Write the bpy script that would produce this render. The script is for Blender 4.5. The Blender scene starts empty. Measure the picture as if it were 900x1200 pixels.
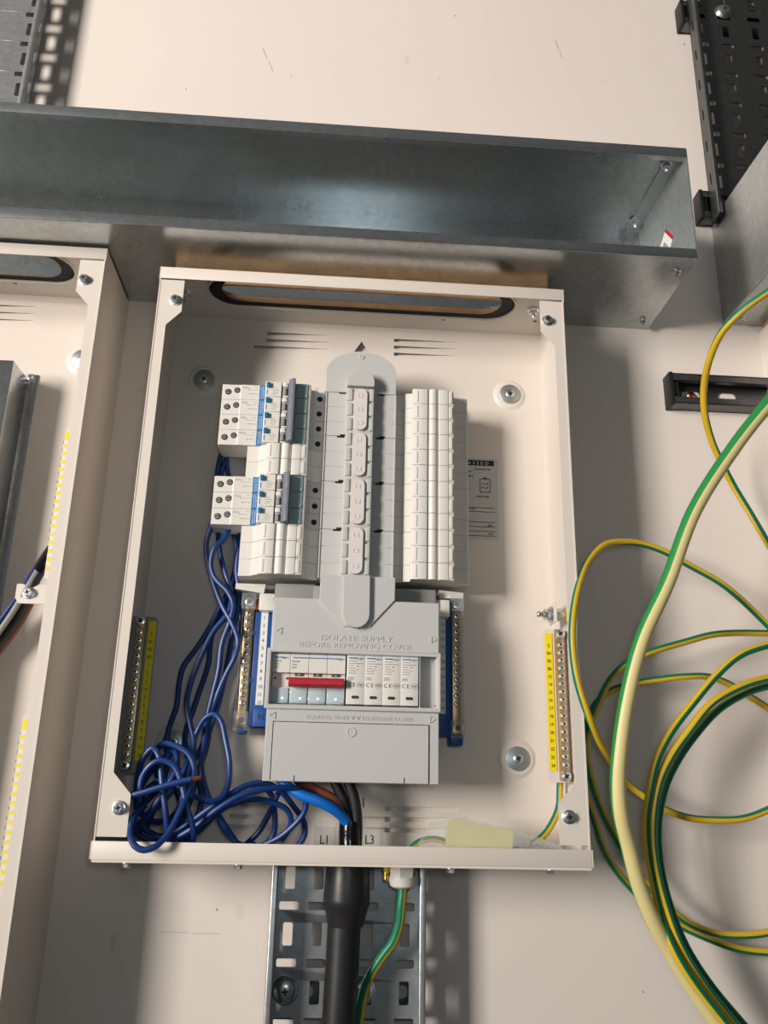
import bpy, bmesh, math, random
from mathutils import Vector, Matrix
from mathutils.geometry import tessellate_polygon
random.seed(7)
C = bpy.context.scene.collection
PI = math.pi

# ------------------------------------------------------------------ camera
CX, CZ, CD = -0.02350, 0.06609, 0.93338
YAW, PITCH, ROLL, FPX = 0.06172, 0.31363, 0.022313, 994.80

def cam_axes():
    cy, sy, cp, sp, cr, sr = math.cos(YAW), math.sin(YAW), math.cos(PITCH), math.sin(PITCH), math.cos(ROLL), math.sin(ROLL)
    f = Vector((sy*cp, cy*cp, sp)); r = Vector((cy, -sy, 0)); u = r.cross(f)
    return cr*r + sr*u, -sr*r + cr*u, f
RT, UP, FW = cam_axes()
CAM = Vector((CX, -CD, CZ))

def at(px, py, d):
    """point at distance d in front of the wall that the photograph shows at (px, py)"""
    v = FW + RT*((px-450)/FPX) - UP*((py-600)/FPX)
    t = (-d + CD)/v.y
    return CAM + v*t

cd = bpy.data.cameras.new('camera'); cam = bpy.data.objects.new('camera', cd); C.objects.link(cam)
cam.matrix_world = Matrix(((RT.x, UP.x, -FW.x, CAM.x), (RT.y, UP.y, -FW.y, CAM.y), (RT.z, UP.z, -FW.z, CAM.z), (0, 0, 0, 1)))
cd.sensor_fit = 'VERTICAL'; cd.sensor_height = 24.0; cd.lens = 24.0*FPX/1200; cd.clip_start = 0.01; cd.clip_end = 50
bpy.context.scene.camera = cam

# ------------------------------------------------------------------ materials
ALB = .8
def lin(c, k=1):
    return tuple(k*((v/255)/12.92 if v/255 <= .04045 else ((v/255+.055)/1.055)**2.4) for v in c) + (1,)

def mat(name, rgb, rough=.5, metal=0, var=0, vscale=30, bump=0, bscale=200, spec=.5, trans=0, ior=1.45, coat=0, rvar=0):
    m = bpy.data.materials.new(name); m.use_nodes = True
    nt = m.node_tree; b = nt.nodes['Principled BSDF']
    K = 1 if metal > .5 else ALB
    b.inputs['Base Color'].default_value = lin(rgb, K); b.inputs['Roughness'].default_value = rough
    b.inputs['Metallic'].default_value = metal; b.inputs['Specular IOR Level'].default_value = spec
    b.inputs['Transmission Weight'].default_value = trans; b.inputs['IOR'].default_value = ior
    b.inputs['Coat Weight'].default_value = coat
    tc = nt.nodes.new('ShaderNodeTexCoord')
    if var or rvar:
        n = nt.nodes.new('ShaderNodeTexNoise'); n.inputs['Scale'].default_value = vscale; n.inputs['Detail'].default_value = 5
        nt.links.new(tc.outputs['Object'], n.inputs['Vector'])
    if var:
        r = nt.nodes.new('ShaderNodeValToRGB')
        l = lin(rgb, K)
        r.color_ramp.elements[0].position = .3; r.color_ramp.elements[1].position = .7
        r.color_ramp.elements[0].color = tuple(max(0, v*(1-var)) for v in l[:3]) + (1,)
        r.color_ramp.elements[1].color = tuple(min(1, v*(1+var*.6)) for v in l[:3]) + (1,)
        nt.links.new(n.outputs['Fac'], r.inputs['Fac']); nt.links.new(r.outputs['Color'], b.inputs['Base Color'])
    if rvar:
        mr = nt.nodes.new('ShaderNodeMapRange'); mr.inputs['To Min'].default_value = rough-rvar; mr.inputs['To Max'].default_value = rough+rvar
        nt.links.new(n.outputs['Fac'], mr.inputs['Value']); nt.links.new(mr.outputs['Result'], b.inputs['Roughness'])
    if bump:
        nb = nt.nodes.new('ShaderNodeTexNoise'); nb.inputs['Scale'].default_value = bscale; nb.inputs['Detail'].default_value = 3
        bp = nt.nodes.new('ShaderNodeBump'); bp.inputs['Strength'].default_value = bump; bp.inputs['Distance'].default_value = .001
        nt.links.new(tc.outputs['Object'], nb.inputs['Vector'])
        nt.links.new(nb.outputs['Fac'], bp.inputs['Height']); nt.links.new(bp.outputs['Normal'], b.inputs['Normal'])
    return m

def wall_material():
    m = mat('painted wall', (236, 227, 219), .6, var=.025, vscale=3, bump=.06, bscale=60)
    nt = m.node_tree; b = nt.nodes['Principled BSDF']
    src = b.inputs['Base Color'].links[0].from_socket
    tc = [n for n in nt.nodes if n.type == 'TEX_COORD'][0]
    mp = nt.nodes.new('ShaderNodeMapping'); mp.inputs['Scale'].default_value = (1, 1, .55); mp.inputs['Rotation'].default_value = (0, .5, 0)
    n = nt.nodes.new('ShaderNodeTexNoise'); n.inputs['Scale'].default_value = 26; n.inputs['Detail'].default_value = 2
    r = nt.nodes.new('ShaderNodeValToRGB'); r.color_ramp.elements[0].position = .70; r.color_ramp.elements[1].position = .80
    r.color_ramp.elements[1].color = (.35, .35, .35, 1)
    mx = nt.nodes.new('ShaderNodeMixRGB'); mx.inputs['Color2'].default_value = lin((170, 160, 150), ALB)
    nt.links.new(tc.outputs['Object'], mp.inputs['Vector']); nt.links.new(mp.outputs['Vector'], n.inputs['Vector'])
    nt.links.new(n.outputs['Fac'], r.inputs['Fac']); nt.links.new(r.outputs['Color'], mx.inputs['Fac'])
    nt.links.new(src, mx.inputs['Color1']); nt.links.new(mx.outputs['Color'], b.inputs['Base Color'])
    return m

def galv_material(name, rgb, rough, metal=.96):
    m = mat(name, rgb, rough, metal=metal, rvar=.07, vscale=9)
    nt = m.node_tree; b = nt.nodes['Principled BSDF']
    tc = [n for n in nt.nodes if n.type == 'TEX_COORD'][0]
    v = nt.nodes.new('ShaderNodeTexVoronoi'); v.inputs['Scale'].default_value = 160
    nz = nt.nodes.new('ShaderNodeTexNoise'); nz.inputs['Scale'].default_value = 14; nz.inputs['Detail'].default_value = 6
    mul = nt.nodes.new('ShaderNodeMath'); mul.operation = 'ADD'
    hs = nt.nodes.new('ShaderNodeMapRange'); hs.inputs['From Min'].default_value = .3; hs.inputs['From Max'].default_value = 1.5
    hs.inputs['To Min'].default_value = .86; hs.inputs['To Max'].default_value = 1.1
    bw = nt.nodes.new('ShaderNodeRGBToBW')
    mx = nt.nodes.new('ShaderNodeMixRGB'); mx.blend_type = 'MULTIPLY'; mx.inputs['Fac'].default_value = 1
    mx.inputs['Color1'].default_value = lin(rgb)
    nt.links.new(tc.outputs['Object'], v.inputs['Vector']); nt.links.new(tc.outputs['Object'], nz.inputs['Vector'])
    nt.links.new(v.outputs['Color'], bw.inputs['Color'])
    nt.links.new(bw.outputs['Val'], mul.inputs[0]); nt.links.new(nz.outputs['Fac'], mul.inputs[1])
    nt.links.new(mul.outputs['Value'], hs.inputs['Value']); nt.links.new(hs.outputs['Result'], mx.inputs['Color2'])
    nt.links.new(mx.outputs['Color'], b.inputs['Base Color'])
    return m

M = dict(
    wall=wall_material(),
    cream=mat('cream powder coat', (230, 221, 211), .42, bump=.05, bscale=900),
    galv=galv_material('galvanised sheet', (186, 191, 192), .27),
    galv_lit=galv_material('lit galvanised sheet', (178, 182, 181), .36, .74),  # less metallic galvanised copy; light falling on the end faces is put in here
    tray=galv_material('tray steel', (158, 162, 164), .36, .72),
    strutm=galv_material('strut steel', (105, 107, 108), .4),
    zinc=mat('zinc plated steel', (214, 217, 222), .32, metal=1),
    washer=mat('dull zinc washer', (168, 176, 176), .42, metal=.85, bump=.05, bscale=500),
    dark=mat('dark recess', (20, 20, 22), .7),
    black=mat('black plastic', (26, 26, 28), .5),
    rubber=mat('black rubber grommet', (34, 28, 26), .7),
    grey=mat('light grey plastic', (199, 199, 197), .5, bump=.04, bscale=1200),
    greyd=mat('mid grey plastic', (150, 150, 148), .5),
    white=mat('white device plastic', (229, 226, 219), .42),
    shoulder=mat('grey shoulder plastic', (206, 205, 202), .5),
    pill=mat('pale marker plastic', (226, 219, 217), .5),
    handle=mat('grey toggle plastic', (121, 125, 136), .4),
    teal=mat('smoked label window', (168, 190, 194), .25),
    clearlab=mat('clear label window', (196, 212, 218), .12, coat=.6),
    bluelab=mat('blue label', (20, 118, 182), .45),
    bluebtn=mat('blue button plastic', (20, 110, 150), .35),
    red=mat('red toggle plastic', (184, 24, 36), .35),
    green=mat('green indicator', (38, 70, 46), .4),
    ink=mat('black ink', (30, 30, 32), .6),
    inkg=mat('grey ink', (138, 138, 140), .6),
    label=mat('white label', (232, 231, 228), .5),
    yellow=mat('yellow label', (248, 226, 20), .5),
    bluep=mat('blue moulded plastic', (16, 78, 150), .45),
    brass=mat('brass', (188, 160, 118), .38, metal=.9),
    brassy=mat('bright brass', (214, 178, 82), .25, metal=1),
    copper=mat('copper', (200, 120, 84), .3, metal=1),
    bwire=mat('blue cable sheath', (18, 58, 124), .42),
    bcore=mat('bright blue core', (14, 116, 216), .4),
    brown=mat('brown core', (134, 74, 54), .45),
    sheath=mat('black cable sheath', (36, 36, 38), .45, bump=.1, bscale=120),
    shrink=mat('heat shrink', (40, 40, 42), .38, bump=.15, bscale=60),
    tape=mat('glossy black tape', (16, 16, 17), .18, bump=.4, bscale=160),
    cgreen=mat('green cable sheath', (10, 122, 86), .4),
    cyellow=mat('yellow cable sheath', (226, 186, 44), .4),
    cgreen2=mat('green thick sheath', (40, 144, 74), .45),
    cpale=mat('pale yellow thick sheath', (232, 218, 152), .45),  # yellow washed out by light, with that paleness put into the colour
    nylon=mat('white nylon', (238, 234, 226), .4),
    wood=mat('packer board', (184, 146, 106), .7, var=.2, vscale=40),
    paper=mat('yellow paper', (226, 220, 152), .6),
    stick=mat('sticker paper', (206, 203, 198), .5),
)
def glass(name, rgb, rough, alpha):
    m = mat(name, rgb, rough); b = m.node_tree.nodes['Principled BSDF']
    b.inputs['Alpha'].default_value = alpha
    return m
M['clear'] = glass('clear cover', (214, 220, 226), .08, .13)
M['bag'] = glass('plastic bag film', (226, 230, 228), .08, .26)

# ------------------------------------------------------------------ mesh builder
def V(x, z, d): return Vector((x, -d, z))

class MB:
    def __init__(s): s.v = []; s.f = []; s.m = []; s.cur = 0
    def add(s, verts, faces):
        o = len(s.v); s.v += [Vector(v) for v in verts]
        for f in faces: s.f.append(tuple(i+o for i in f)); s.m.append(s.cur)
        return s
    def bx(s, x0, x1, z0, z1, d0, d1, bev=0, seg=2):
        c = Vector(((x0+x1)/2, -(d0+d1)/2, (z0+z1)/2)); sz = (abs(x1-x0), abs(d1-d0), abs(z1-z0))
        bm = bmesh.new(); bmesh.ops.create_cube(bm, size=1)
        bmesh.ops.scale(bm, vec=sz, verts=bm.verts)
        if bev: bmesh.ops.bevel(bm, geom=list(bm.edges), offset=min(bev, min(sz)*.45), segments=seg, affect='EDGES', profile=.5)
        bm.verts.index_update()
        s.add([v.co+c for v in bm.verts], [[v.index for v in f.verts] for f in bm.faces]); bm.free()
        return s
    def cone(s, p0, p1, r0, r1, seg=20, cap0=True, cap1=True, rot=0):
        p0, p1 = Vector(p0), Vector(p1); t = (p1-p0).normalized()
        a = t.orthogonal().normalized(); b = t.cross(a)
        vs = []
        for p, r in ((p0, r0), (p1, r1)):
            for i in range(seg):
                th = rot + 2*PI*i/seg; vs.append(p + r*(math.cos(th)*a + math.sin(th)*b))
        fs = [(i, (i+1) % seg, seg+(i+1) % seg, seg+i) for i in range(seg)]
        if cap0: fs.append(tuple(range(seg))[::-1])
        if cap1: fs.append(tuple(range(seg, 2*seg)))
        return s.add(vs, fs)
    def lathe(s, p0, axis, prof, seg=24):
        """prof: list of (radius, height along axis)"""
        p0 = Vector(p0); t = Vector(axis).normalized(); a = t.orthogonal().normalized(); b = t.cross(a)
        vs = []; n = len(prof)
        for r, h in prof:
            for i in range(seg):
                th = 2*PI*i/seg; vs.append(p0 + t*h + max(r, 1e-6)*(math.cos(th)*a + math.sin(th)*b))
        fs = [(k*seg+i, k*seg+(i+1) % seg, (k+1)*seg+(i+1) % seg, (k+1)*seg+i) for k in range(n-1) for i in range(seg)]
        fs.append(tuple(range(seg))[::-1]); fs.append(tuple(range((n-1)*seg, n*seg)))
        return s.add(vs, fs)
    def plate(s, outline, holes, w0, w1, plane='front'):
        """flat sheet with holes; 'front': (x,z) extruded in d; 'flat': (x,d) extruded in z; 'side': (d,z) extruded in x"""
        fm = {'front': lambda u, v, w: V(u, v, w), 'flat': lambda u, v, w: V(u, w, v), 'side': lambda u, v, w: V(w, v, u)}[plane]
        loops = [list(outline)] + [list(h) for h in holes]
        tris = tessellate_polygon([[Vector((u, v, 0)) for u, v in l] for l in loops])
        flat = [p for l in loops for p in l]; n = len(flat)
        vs = [fm(u, v, w0) for u, v in flat] + [fm(u, v, w1) for u, v in flat]
        fs = [tuple(t) for t in tris] + [tuple(i+n for i in reversed(t)) for t in tris]
        o = 0
        for l in loops:
            k = len(l)
            for i in range(k): fs.append((o+i, o+(i+1) % k, n+o+(i+1) % k, n+o+i))
            o += k
        return s.add(vs, fs)
    def tube(s, pts, r, seg=10, sub=6, split=None, caps=True):
        """round cable through pts; split=(a0,a1,twist): angles (deg, 0 = facing out from the wall) that use material 1"""
        P = [Vector(p) for p in pts]; Q = []
        ext = [P[0]*2-P[1]] + P + [P[-1]*2-P[-2]]
        for i in range(1, len(ext)-2):
            p0, p1, p2, p3 = ext[i-1:i+3]
            def knot(a, b): return max((b-a).length, 1e-6)**.5
            t0 = 0; t1 = t0+knot(p0, p1); t2 = t1+knot(p1, p2); t3 = t2+knot(p2, p3)
            for k in range(sub):
                t = t1+(t2-t1)*k/sub
                a1 = p0*((t1-t)/(t1-t0))+p1*((t-t0)/(t1-t0)); a2 = p1*((t2-t)/(t2-t1))+p2*((t-t1)/(t2-t1)); a3 = p2*((t3-t)/(t3-t2))+p3*((t-t2)/(t3-t2))
                b1 = a1*((t2-t)/(t2-t0))+a2*((t-t0)/(t2-t0)); b2 = a2*((t3-t)/(t3-t1))+a3*((t-t1)/(t3-t1))
                Q.append(b1*((t2-t)/(t2-t1))+b2*((t-t1)/(t2-t1)))
        Q.append(P[-1]); N = len(Q); prev = None; vs = []
        R = r if callable(r) else (lambda q: r)
        out = Vector((0, -1, 0))
        for i, q in enumerate(Q):
            t = (Q[min(i+1, N-1)]-Q[max(i-1, 0)]).normalized()
            n = out - t*out.dot(t)
            if n.length < .35 and prev is not None: n = prev - t*prev.dot(t)
            n.normalize()
            if prev is not None:
                pr = (prev - t*prev.dot(t)).normalized(); n = (n*.5+pr*.5).normalized()
            prev = n; b = t.cross(n); rr = R(i/(N-1))
            for k in range(seg):
                th = 2*PI*k/seg + (math.radians(split[0]-(split[2](i/(N-1)) if callable(split[2]) else split[2]*i/(N-1))) if split else 0); vs.append(q + rr*(math.cos(th)*n + math.sin(th)*b))
        o = len(s.v); s.v += vs
        for i in range(N-1):
            for k in range(seg):
                k2 = (k+1) % seg
                s.f.append((o+i*seg+k, o+i*seg+k2, o+(i+1)*seg+k2, o+(i+1)*seg+k))
                mi = s.cur
                if split:
                    mi = 1 if 360*(k+.5)/seg < (split[1]-split[0]) % 360 else 0
                s.m.append(mi)
        if caps:
            s.f.append(tuple(o+k for k in range(seg))[::-1]); s.m.append(s.cur)
            s.f.append(tuple(o+(N-1)*seg+k for k in range(seg))); s.m.append(s.cur)
        return s

BASE = {}
def mesh_from(mb, mats, base=Vector(), name='mesh', angle=35):
    me = bpy.data.meshes.new(name)
    bm = bmesh.new(); vl = [bm.verts.new(v-base) for v in mb.v]
    for f, mi in zip(mb.f, mb.m):
        try: bf = bm.faces.new([vl[i] for i in f]); bf.material_index = mi; bf.smooth = True
        except ValueError: pass
    bmesh.ops.recalc_face_normals(bm, faces=bm.faces)
    for e in bm.edges:
        if len(e.link_faces) == 2:
            if e.link_faces[0].normal.length and e.link_faces[1].normal.length and e.calc_face_angle(0) > math.radians(angle): e.smooth = False
            if e.link_faces[0].material_index != e.link_faces[1].material_index: pass
        else: e.smooth = False
    bm.to_mesh(me); bm.free()
    for m in (mats if isinstance(mats, (list, tuple)) else [mats]): me.materials.append(M[m])
    return me

def link(name, me, parent=None, base=None):
    o = bpy.data.objects.new(name, me); C.objects.link(o)
    if parent is not None:
        o.parent = parent
    if base is not None: BASE[o.name] = base
    return o

def part(name, mb, mats, parent, label=None, bevel=0):
    b = BASE[parent.name]
    o = link(name, mesh_from(mb, mats, b, name), parent, b)
    if label: o['label'] = label
    if bevel:
        md = o.modifiers.new('bevel', 'BEVEL'); md.width = bevel; md.segments = 2; md.limit_method = 'ANGLE'; md.angle_limit = math.radians(40)
    return o

def put(name, me, parent, pos, rot=None):
    """a shared mesh built round the origin, placed as a child"""
    o = bpy.data.objects.new(name, me); C.objects.link(o); o.parent = parent
    o.location = Vector(pos)-BASE[parent.name]
    if rot: o.rotation_euler = rot
    BASE[o.name] = Vector(pos)
    return o

def tag(o, label, cat, group=None, kind=None):
    o['label'] = label; o['category'] = cat
    if group: o['group'] = group
    if kind: o['kind'] = kind
    return o

def thing(name, label, cat, loc, group=None):
    o = bpy.data.objects.new(name, None); C.objects.link(o); o.location = loc; o.empty_display_size = .01
    BASE[o.name] = Vector(loc)
    return tag(o, label, cat, group)

def solo(name, mb, mats, label, cat, group=None, base=None):
    b = base if base is not None else mb.v[0].copy()
    o = link(name, mesh_from(mb, mats, b, name), None, b); o.location = b
    return tag(o, label, cat, group)

def kids(o): return [c for c in bpy.data.objects if c.parent == o]
def copy_tree(o, off, label):
    ks = {}
    for c in bpy.data.objects:
        if c.parent: ks.setdefault(c.parent.name, []).append(c)
    def rec(a, par):
        c = a.copy(); C.objects.link(c)
        if par: c.parent = par
        for k in ks.get(a.name, []): rec(k, c)
        return c
    r = rec(o, None); r.location = o.location + Vector(off); r['label'] = label
    return r

FONT = None
def text_mesh(lines, mat_key, name, ext=.00012):
    """lines: (string, x, z, d, height, align[, width_scale[, rot]]); raised writing as one mesh, world coordinates"""
    vs, fs = [], []
    for L in lines:
        s, x, z, d, h, al = L[:6]; ws = L[6] if len(L) > 6 else 1; rot = L[7] if len(L) > 7 else 0
        cu = bpy.data.curves.new('t', 'FONT'); cu.body = s; cu.size = h*1.38; cu.align_x = al; cu.resolution_u = 2
        cu.extrude = ext; cu.space_character = 1.0
        ob = bpy.data.objects.new('t', cu); C.objects.link(ob)
        me = bpy.data.meshes.new_from_object(ob.evaluated_get(bpy.context.evaluated_depsgraph_get()))
        o = len(vs); cr, sr = math.cos(rot), math.sin(rot)
        for v in me.vertices:
            px, pz = v.co.x*ws, v.co.y
            vs.append(V(x+px*cr-pz*sr, z+px*sr+pz*cr, d+v.co.z))
        fs += [tuple(i+o for i in p.vertices) for p in me.polygons]
        bpy.data.objects.remove(ob); bpy.data.curves.remove(cu); bpy.data.meshes.remove(me)
    mb = MB(); mb.add(vs, fs); return mb

def rrect(x0, x1, z0, z1, r, n=4):
    o = []
    for cx, cz, a in ((x1-r, z1-r, 0), (x0+r, z1-r, 90), (x0+r, z0+r, 180), (x1-r, z0+r, 270)):
        for k in range(n+1):
            t = math.radians(a+90*k/n); o.append((cx+r*math.cos(t), cz+r*math.sin(t)))
    return o
def circ(x, z, r, n=16): return [(x+r*math.cos(2*PI*k/n), z+r*math.sin(2*PI*k/n)) for k in range(n)]
def rect(x0, x1, z0, z1): return [(x0, z0), (x1, z0), (x1, z1), (x0, z1)]

# ------------------------------------------------------------------ fasteners (built round the origin, head towards the viewer = -Y)
def cross_recess(mb, r, h, w=.22, rot=.3):
    mb.cur = 1
    for a in (rot, rot+PI/2):
        c, s_ = math.cos(a), math.sin(a); L = r*.52; W = r*w*.72
        mb.add([Vector((c*u-s_*v, y, s_*u+c*v)) for y in (-h*1.02, -h*.9) for u, v in ((-L, -W), (L, -W), (L, W), (-L, W))],
               [(0, 1, 2, 3), (7, 6, 5, 4), (0, 4, 5, 1), (1, 5, 6, 2), (2, 6, 7, 3), (3, 7, 4, 0)])
    mb.cur = 0
def pan_screw(r, h, rot=.3, m='zinc'):
    mb = MB(); mb.lathe((0, 0, 0), (0, -1, 0), [(r, 0), (r, h*.55), (r*.86, h*.88), (r*.55, h)], 18); cross_recess(mb, r, h, rot=rot)
    return mesh_from(mb, [m, 'dark'], name='screw')
def hex_bolt(r, h, rot=.3, cross=True):
    mb = MB(); mb.lathe((0, 0, 0), (0, -1, 0), [(r*1.3, 0), (r*1.3, h*.22), (r*1.12, h*.3)], 20)
    mb.cone((0, -h*.2, 0), (0, -h*.9, 0), r, r, 6, rot=rot); mb.cone((0, -h*.9, 0), (0, -h, 0), r*.98, r*.8, 6, rot=rot)
    if cross: cross_recess(mb, r, h, .2, rot)
    return mesh_from(mb, ['zinc', 'dark'], name='bolt')
def nut_bolt(r, h):
    mb = MB(); mb.lathe((0, 0, 0), (0, -1, 0), [(r*1.5, 0), (r*1.5, h*.14)], 20)
    mb.cone((0, -h*.14, 0), (0, -h*.55, 0), r, r, 6, rot=.4); mb.lathe((0, -h*.55, 0), (0, -1, 0), [(r*.5, 0), (r*.5, h*.4), (r*.42, h*.45)], 14)
    return mesh_from(mb, ['zinc', 'dark'], name='nut')
def dome_bolt(r, h):
    mb = MB()
    mb.lathe((0, 0, 0), (0, -1, 0), [(r*1.05, 0), (r*1.05, h*.08), (r, h*.12), (r*.93, h*.38), (r*.78, h*.66), (r*.55, h*.87), (r*.3, h*.97), (.0001, h)], 32); cross_recess(mb, r*.5, h*1.0, .16, 0.1)
    return mesh_from(mb, ['galv', 'dark'], name='dome', angle=60)
def fixing(r, h):
    """wide washer with a small cross-headed screw"""
    mb = MB(); mb.lathe((0, 0, 0), (0, -1, 0), [(r, 0), (r, h), (r*.97, h*1.15)], 36)
    return mesh_from(mb, ['washer'], name='washer')
SM = dict(pan=pan_screw(.0033, .0025), pan2=pan_screw(.0033, .0025, .9), term=pan_screw(.0031, .003, .5), term2=pan_screw(.0031, .003, 1.1),
          big=pan_screw(.0052, .0042, .6), hex=hex_bolt(.0048, .006), hexs=hex_bolt(.0036, .005), nut=nut_bolt(.0046, .011), dome=dome_bolt(.0122, .0068),
          washer=fixing(.0125, .0016), wscrew=pan_screw(.0052, .002, .4), rivet=pan_screw(.002, .0012))
DOWN = (PI/2, 0, 0)     # head -Y -> pointing down (-Z)
UPR = (-PI/2, 0, 0)

# ------------------------------------------------------------------ the wall
mb = MB(); mb.bx(-2.2, 2.2, -1.4, 2.6, -.06, 0)
w = link('wall_back', mesh_from(mb, 'wall'), None); w['kind'] = 'structure'; w['label'] = 'off-white painted wall'
for (ax_, ay_, bx_, by_, wd_) in ((308, 57, 313, 68, .0009), (315, 72, 320, 84, .0006), (651, 47, 655, 59, .0009), (656, 61, 659, 69, .0006), (217, 104, 219, 105, .0016), (532, 18, 535, 19, .0016), (513, 91, 515, 92, .0012), (340, 88, 342, 89, .001), (802, 51, 802, 53, .0018), (188, 1092, 222, 1093, .0004), (225, 1094, 258, 1094, .0004), (253, 1065, 255, 1067, .0016), (752, 1162, 755, 1163, .001)):
    a_, b_ = at(ax_, ay_, .0002), at(bx_, by_, .0002); t_ = (b_-a_).normalized(); n_ = Vector((-t_.z, 0, t_.x))*wd_
    mb = MB(); mb.add([a_-n_*.3, a_+n_*.5, b_+n_*.3, b_-n_*.5], [(0, 1, 2, 3)])
    o_ = link('scuff_mark', mesh_from(mb, 'inkg'), w)
# ------------------------------------------------------------------ enclosures
def enclosure(label, x0, x1, z0, z1, D, group, vents=True, detail=True, lower_bolts=()):
    t = thing('distribution_enclosure', label, 'electrical enclosure', V((x0+x1)/2, z0, 0), group)
    xc = (x0+x1)/2; bd0, bd1 = .0066, .008
    # back panel
    holes = []
    mb = MB()
    if vents:
        zt = z1-.0165
        for k, zz in enumerate((zt, zt-.0095, zt-.019)):
            holes.append(rect(xc+.0415, xc+.1177, zz-.0042, zz)); holes.append(rect(xc-(.114 if k < 2 else .129), xc-.039, zz-.0042, zz))
        for zz in (z0+.0475, z0+.0372, z0+.0269):
            holes.append(rect(xc+.0415, xc+.117, zz-.0045, zz)); holes.append(rect(xc-.117, xc-.0415, zz-.0045, zz))
        holes.append([(xc-.0072, z1-.0372), (xc+.0105, z1-.036), (xc+.0018, z1-.0225)])
        for s_ in (-1, 1): holes.append(rrect(xc-.001+.02*s_-.0012, xc-.001+.02*s_+.0012, z0+.046, z0+.056, .001, 2))
    mb.plate(rect(x0+.001, x1-.001, z0+.001, z1-.001), holes, bd0, bd1)
    for hl in holes:
        if len(hl) == 4:
            (a, zb_), (b, _), (_, zt_), _ = hl
            mb.plate([(a-.001, .0022), (b+.001, .0072), (b+.001, .0062), (a-.001, .0012)], [], zb_-.0006, zt_+.0006, 'flat')
    mb.bx(x0+.03, x1-.03, z0+.004, z1-.004, .0004, .0009)
    # raised dishes round the four wall fixings
    fx = [(xc-.1838, z1-.0863), (xc+.183, z1-.0855), (xc+.181, z0+.098), (xc-.179, z0+.106)]
    for fxx, fz in fx: mb.lathe(V(fxx, fz, bd1-.0004), (0, -1, 0), [(.0215, 0), (.0195, .0006), (.0165, .0028), (.0150, .0032)], 36)
    part('back_panel', mb, 'cream', t)
    for fxx, fz in fx:
        wm = put('washer', SM['washer'], t, V(fxx, fz, bd1+.0026)); put('screw', SM['wscrew'], wm, V(fxx, fz, bd1+.0042))
    # sides, top with the long entry hole, bottom
    for nm, xa, xb in (('side_panel', x0, x0+.0013), ('side_panel', x1-.0013, x1)):
        mb = MB(); mb.bx(xa, xb, z0, z1, 0, D-.0005); part(nm, mb, 'cream', t)
    sl = rrect(xc-.178, xc+.178, .039, .101, .0309, 10)
    hh = [sl] + [circ(xc-.096, .0364-.0015, .0028, 10), circ(xc+.099, .0354-.0015, .0028, 10), circ(xc-.2095, .0454, .0026, 10), circ(xc+.2096, .041, .0026, 10)]
    mb = MB(); mb.plate(rect(x0+.001, x1-.001, .001, D-.001), hh, z1-.0014, z1, 'flat')
    part('top_panel', mb, 'cream', t)
    # grommet strip round the hole
    g_out = rrect(xc-.1795, xc+.1795, .0375, .1025, .0322, 10); g_in = rrect(xc-.1625, xc+.1625, .0455, .0945, .0236, 10)
    mb = MB(); mb.plate(g_out, [g_in], z1, z1+.0012, 'flat')
    part('grommet_strip', mb, 'rubber', t)
    mb = MB(); mb.plate(rrect(xc-.1795, xc+.1795, .0375, .1025, .0322, 10), [rrect(xc-.1778, xc+.1778, .0392, .1008, .0307, 10)], z1-.0034, z1-.001, 'flat'); part('entry_lip', mb, 'cream', t)
    mb = MB(); mb.bx(x0+.001, x1-.001, z0, z0+.0014, .001, D-.001); mb.bx(x0+.0004, x1-.0004, z0-.0022, z0, D-.004, D)
    part('bottom_panel', mb, 'cream', t)
    # front frame
    mb = MB(); mb.bx(x0, x1, z1-.0142, z1, D-.0012, D, .0006); mb.bx(x0-.0008, x0, z1-.0155, z1, D-.006, D, .0003); mb.bx(x1, x1+.0008, z1-.0155, z1, D-.006, D, .0003)
    part('top_flange', mb, 'cream', t)
    mb = MB(); mb.bx(x0-.0008, x1+.0008, z0, z0+.0155, D-.0012, D, .0006); mb.bx(x0-.0018, x0-.0009, z0, z0+.0155, D-.006, D, .0003); mb.bx(x1+.0009, x1+.0018, z0, z0+.0155, D-.006, D, .0003)
    part('bottom_flange', mb, 'cream', t)
    for s_ in (-1, 1):
        xo = xc + s_*(x1-x0)/2; q = lambda o: xo - s_*o
        ol = [(q(0), z0+.0190), (q(.0285), z0+.0190), (q(.0285), z0+.0552), (q(.0108), z0+.074), (q(.0118), z1-.0715), (q(.027), z1-.0545), (q(.027), z1-.0158), (q(0), z1-.0158)]
        mb = MB(); mb.plate(ol, [], D-.0022, D-.001)
        o = part('side_flange', mb, 'cream', t)
        for zz in (z1-.0412, z0+.0436): put('cover_screw', SM['hex'], o, V(q(.0195), zz, D-.001), (0, random.random(), 0))
    if detail:
        for xx, dd in ((xc-.2047, .064), (xc+.2012, .067)): put('bolt', SM['nut'], t, V(xx, z1-.0014, dd), DOWN)
    for xx in lower_bolts: put('bolt', SM['hexs'], t, V(xx, z0-.0022, D-.012), DOWN)
    return t

BX0, BX1, BZ1, BD = -.225, .225, .6078, .11
lb = [at(145, 1012, BD).x, at(278, 1015, BD).x, at(530, 1016, BD).x, at(649, 1017, BD).x]
box = enclosure('open cream enclosure in the middle with its breakers, covers and cables showing', BX0, BX1, 0, BZ1, BD, None, lower_bolts=lb)
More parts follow.
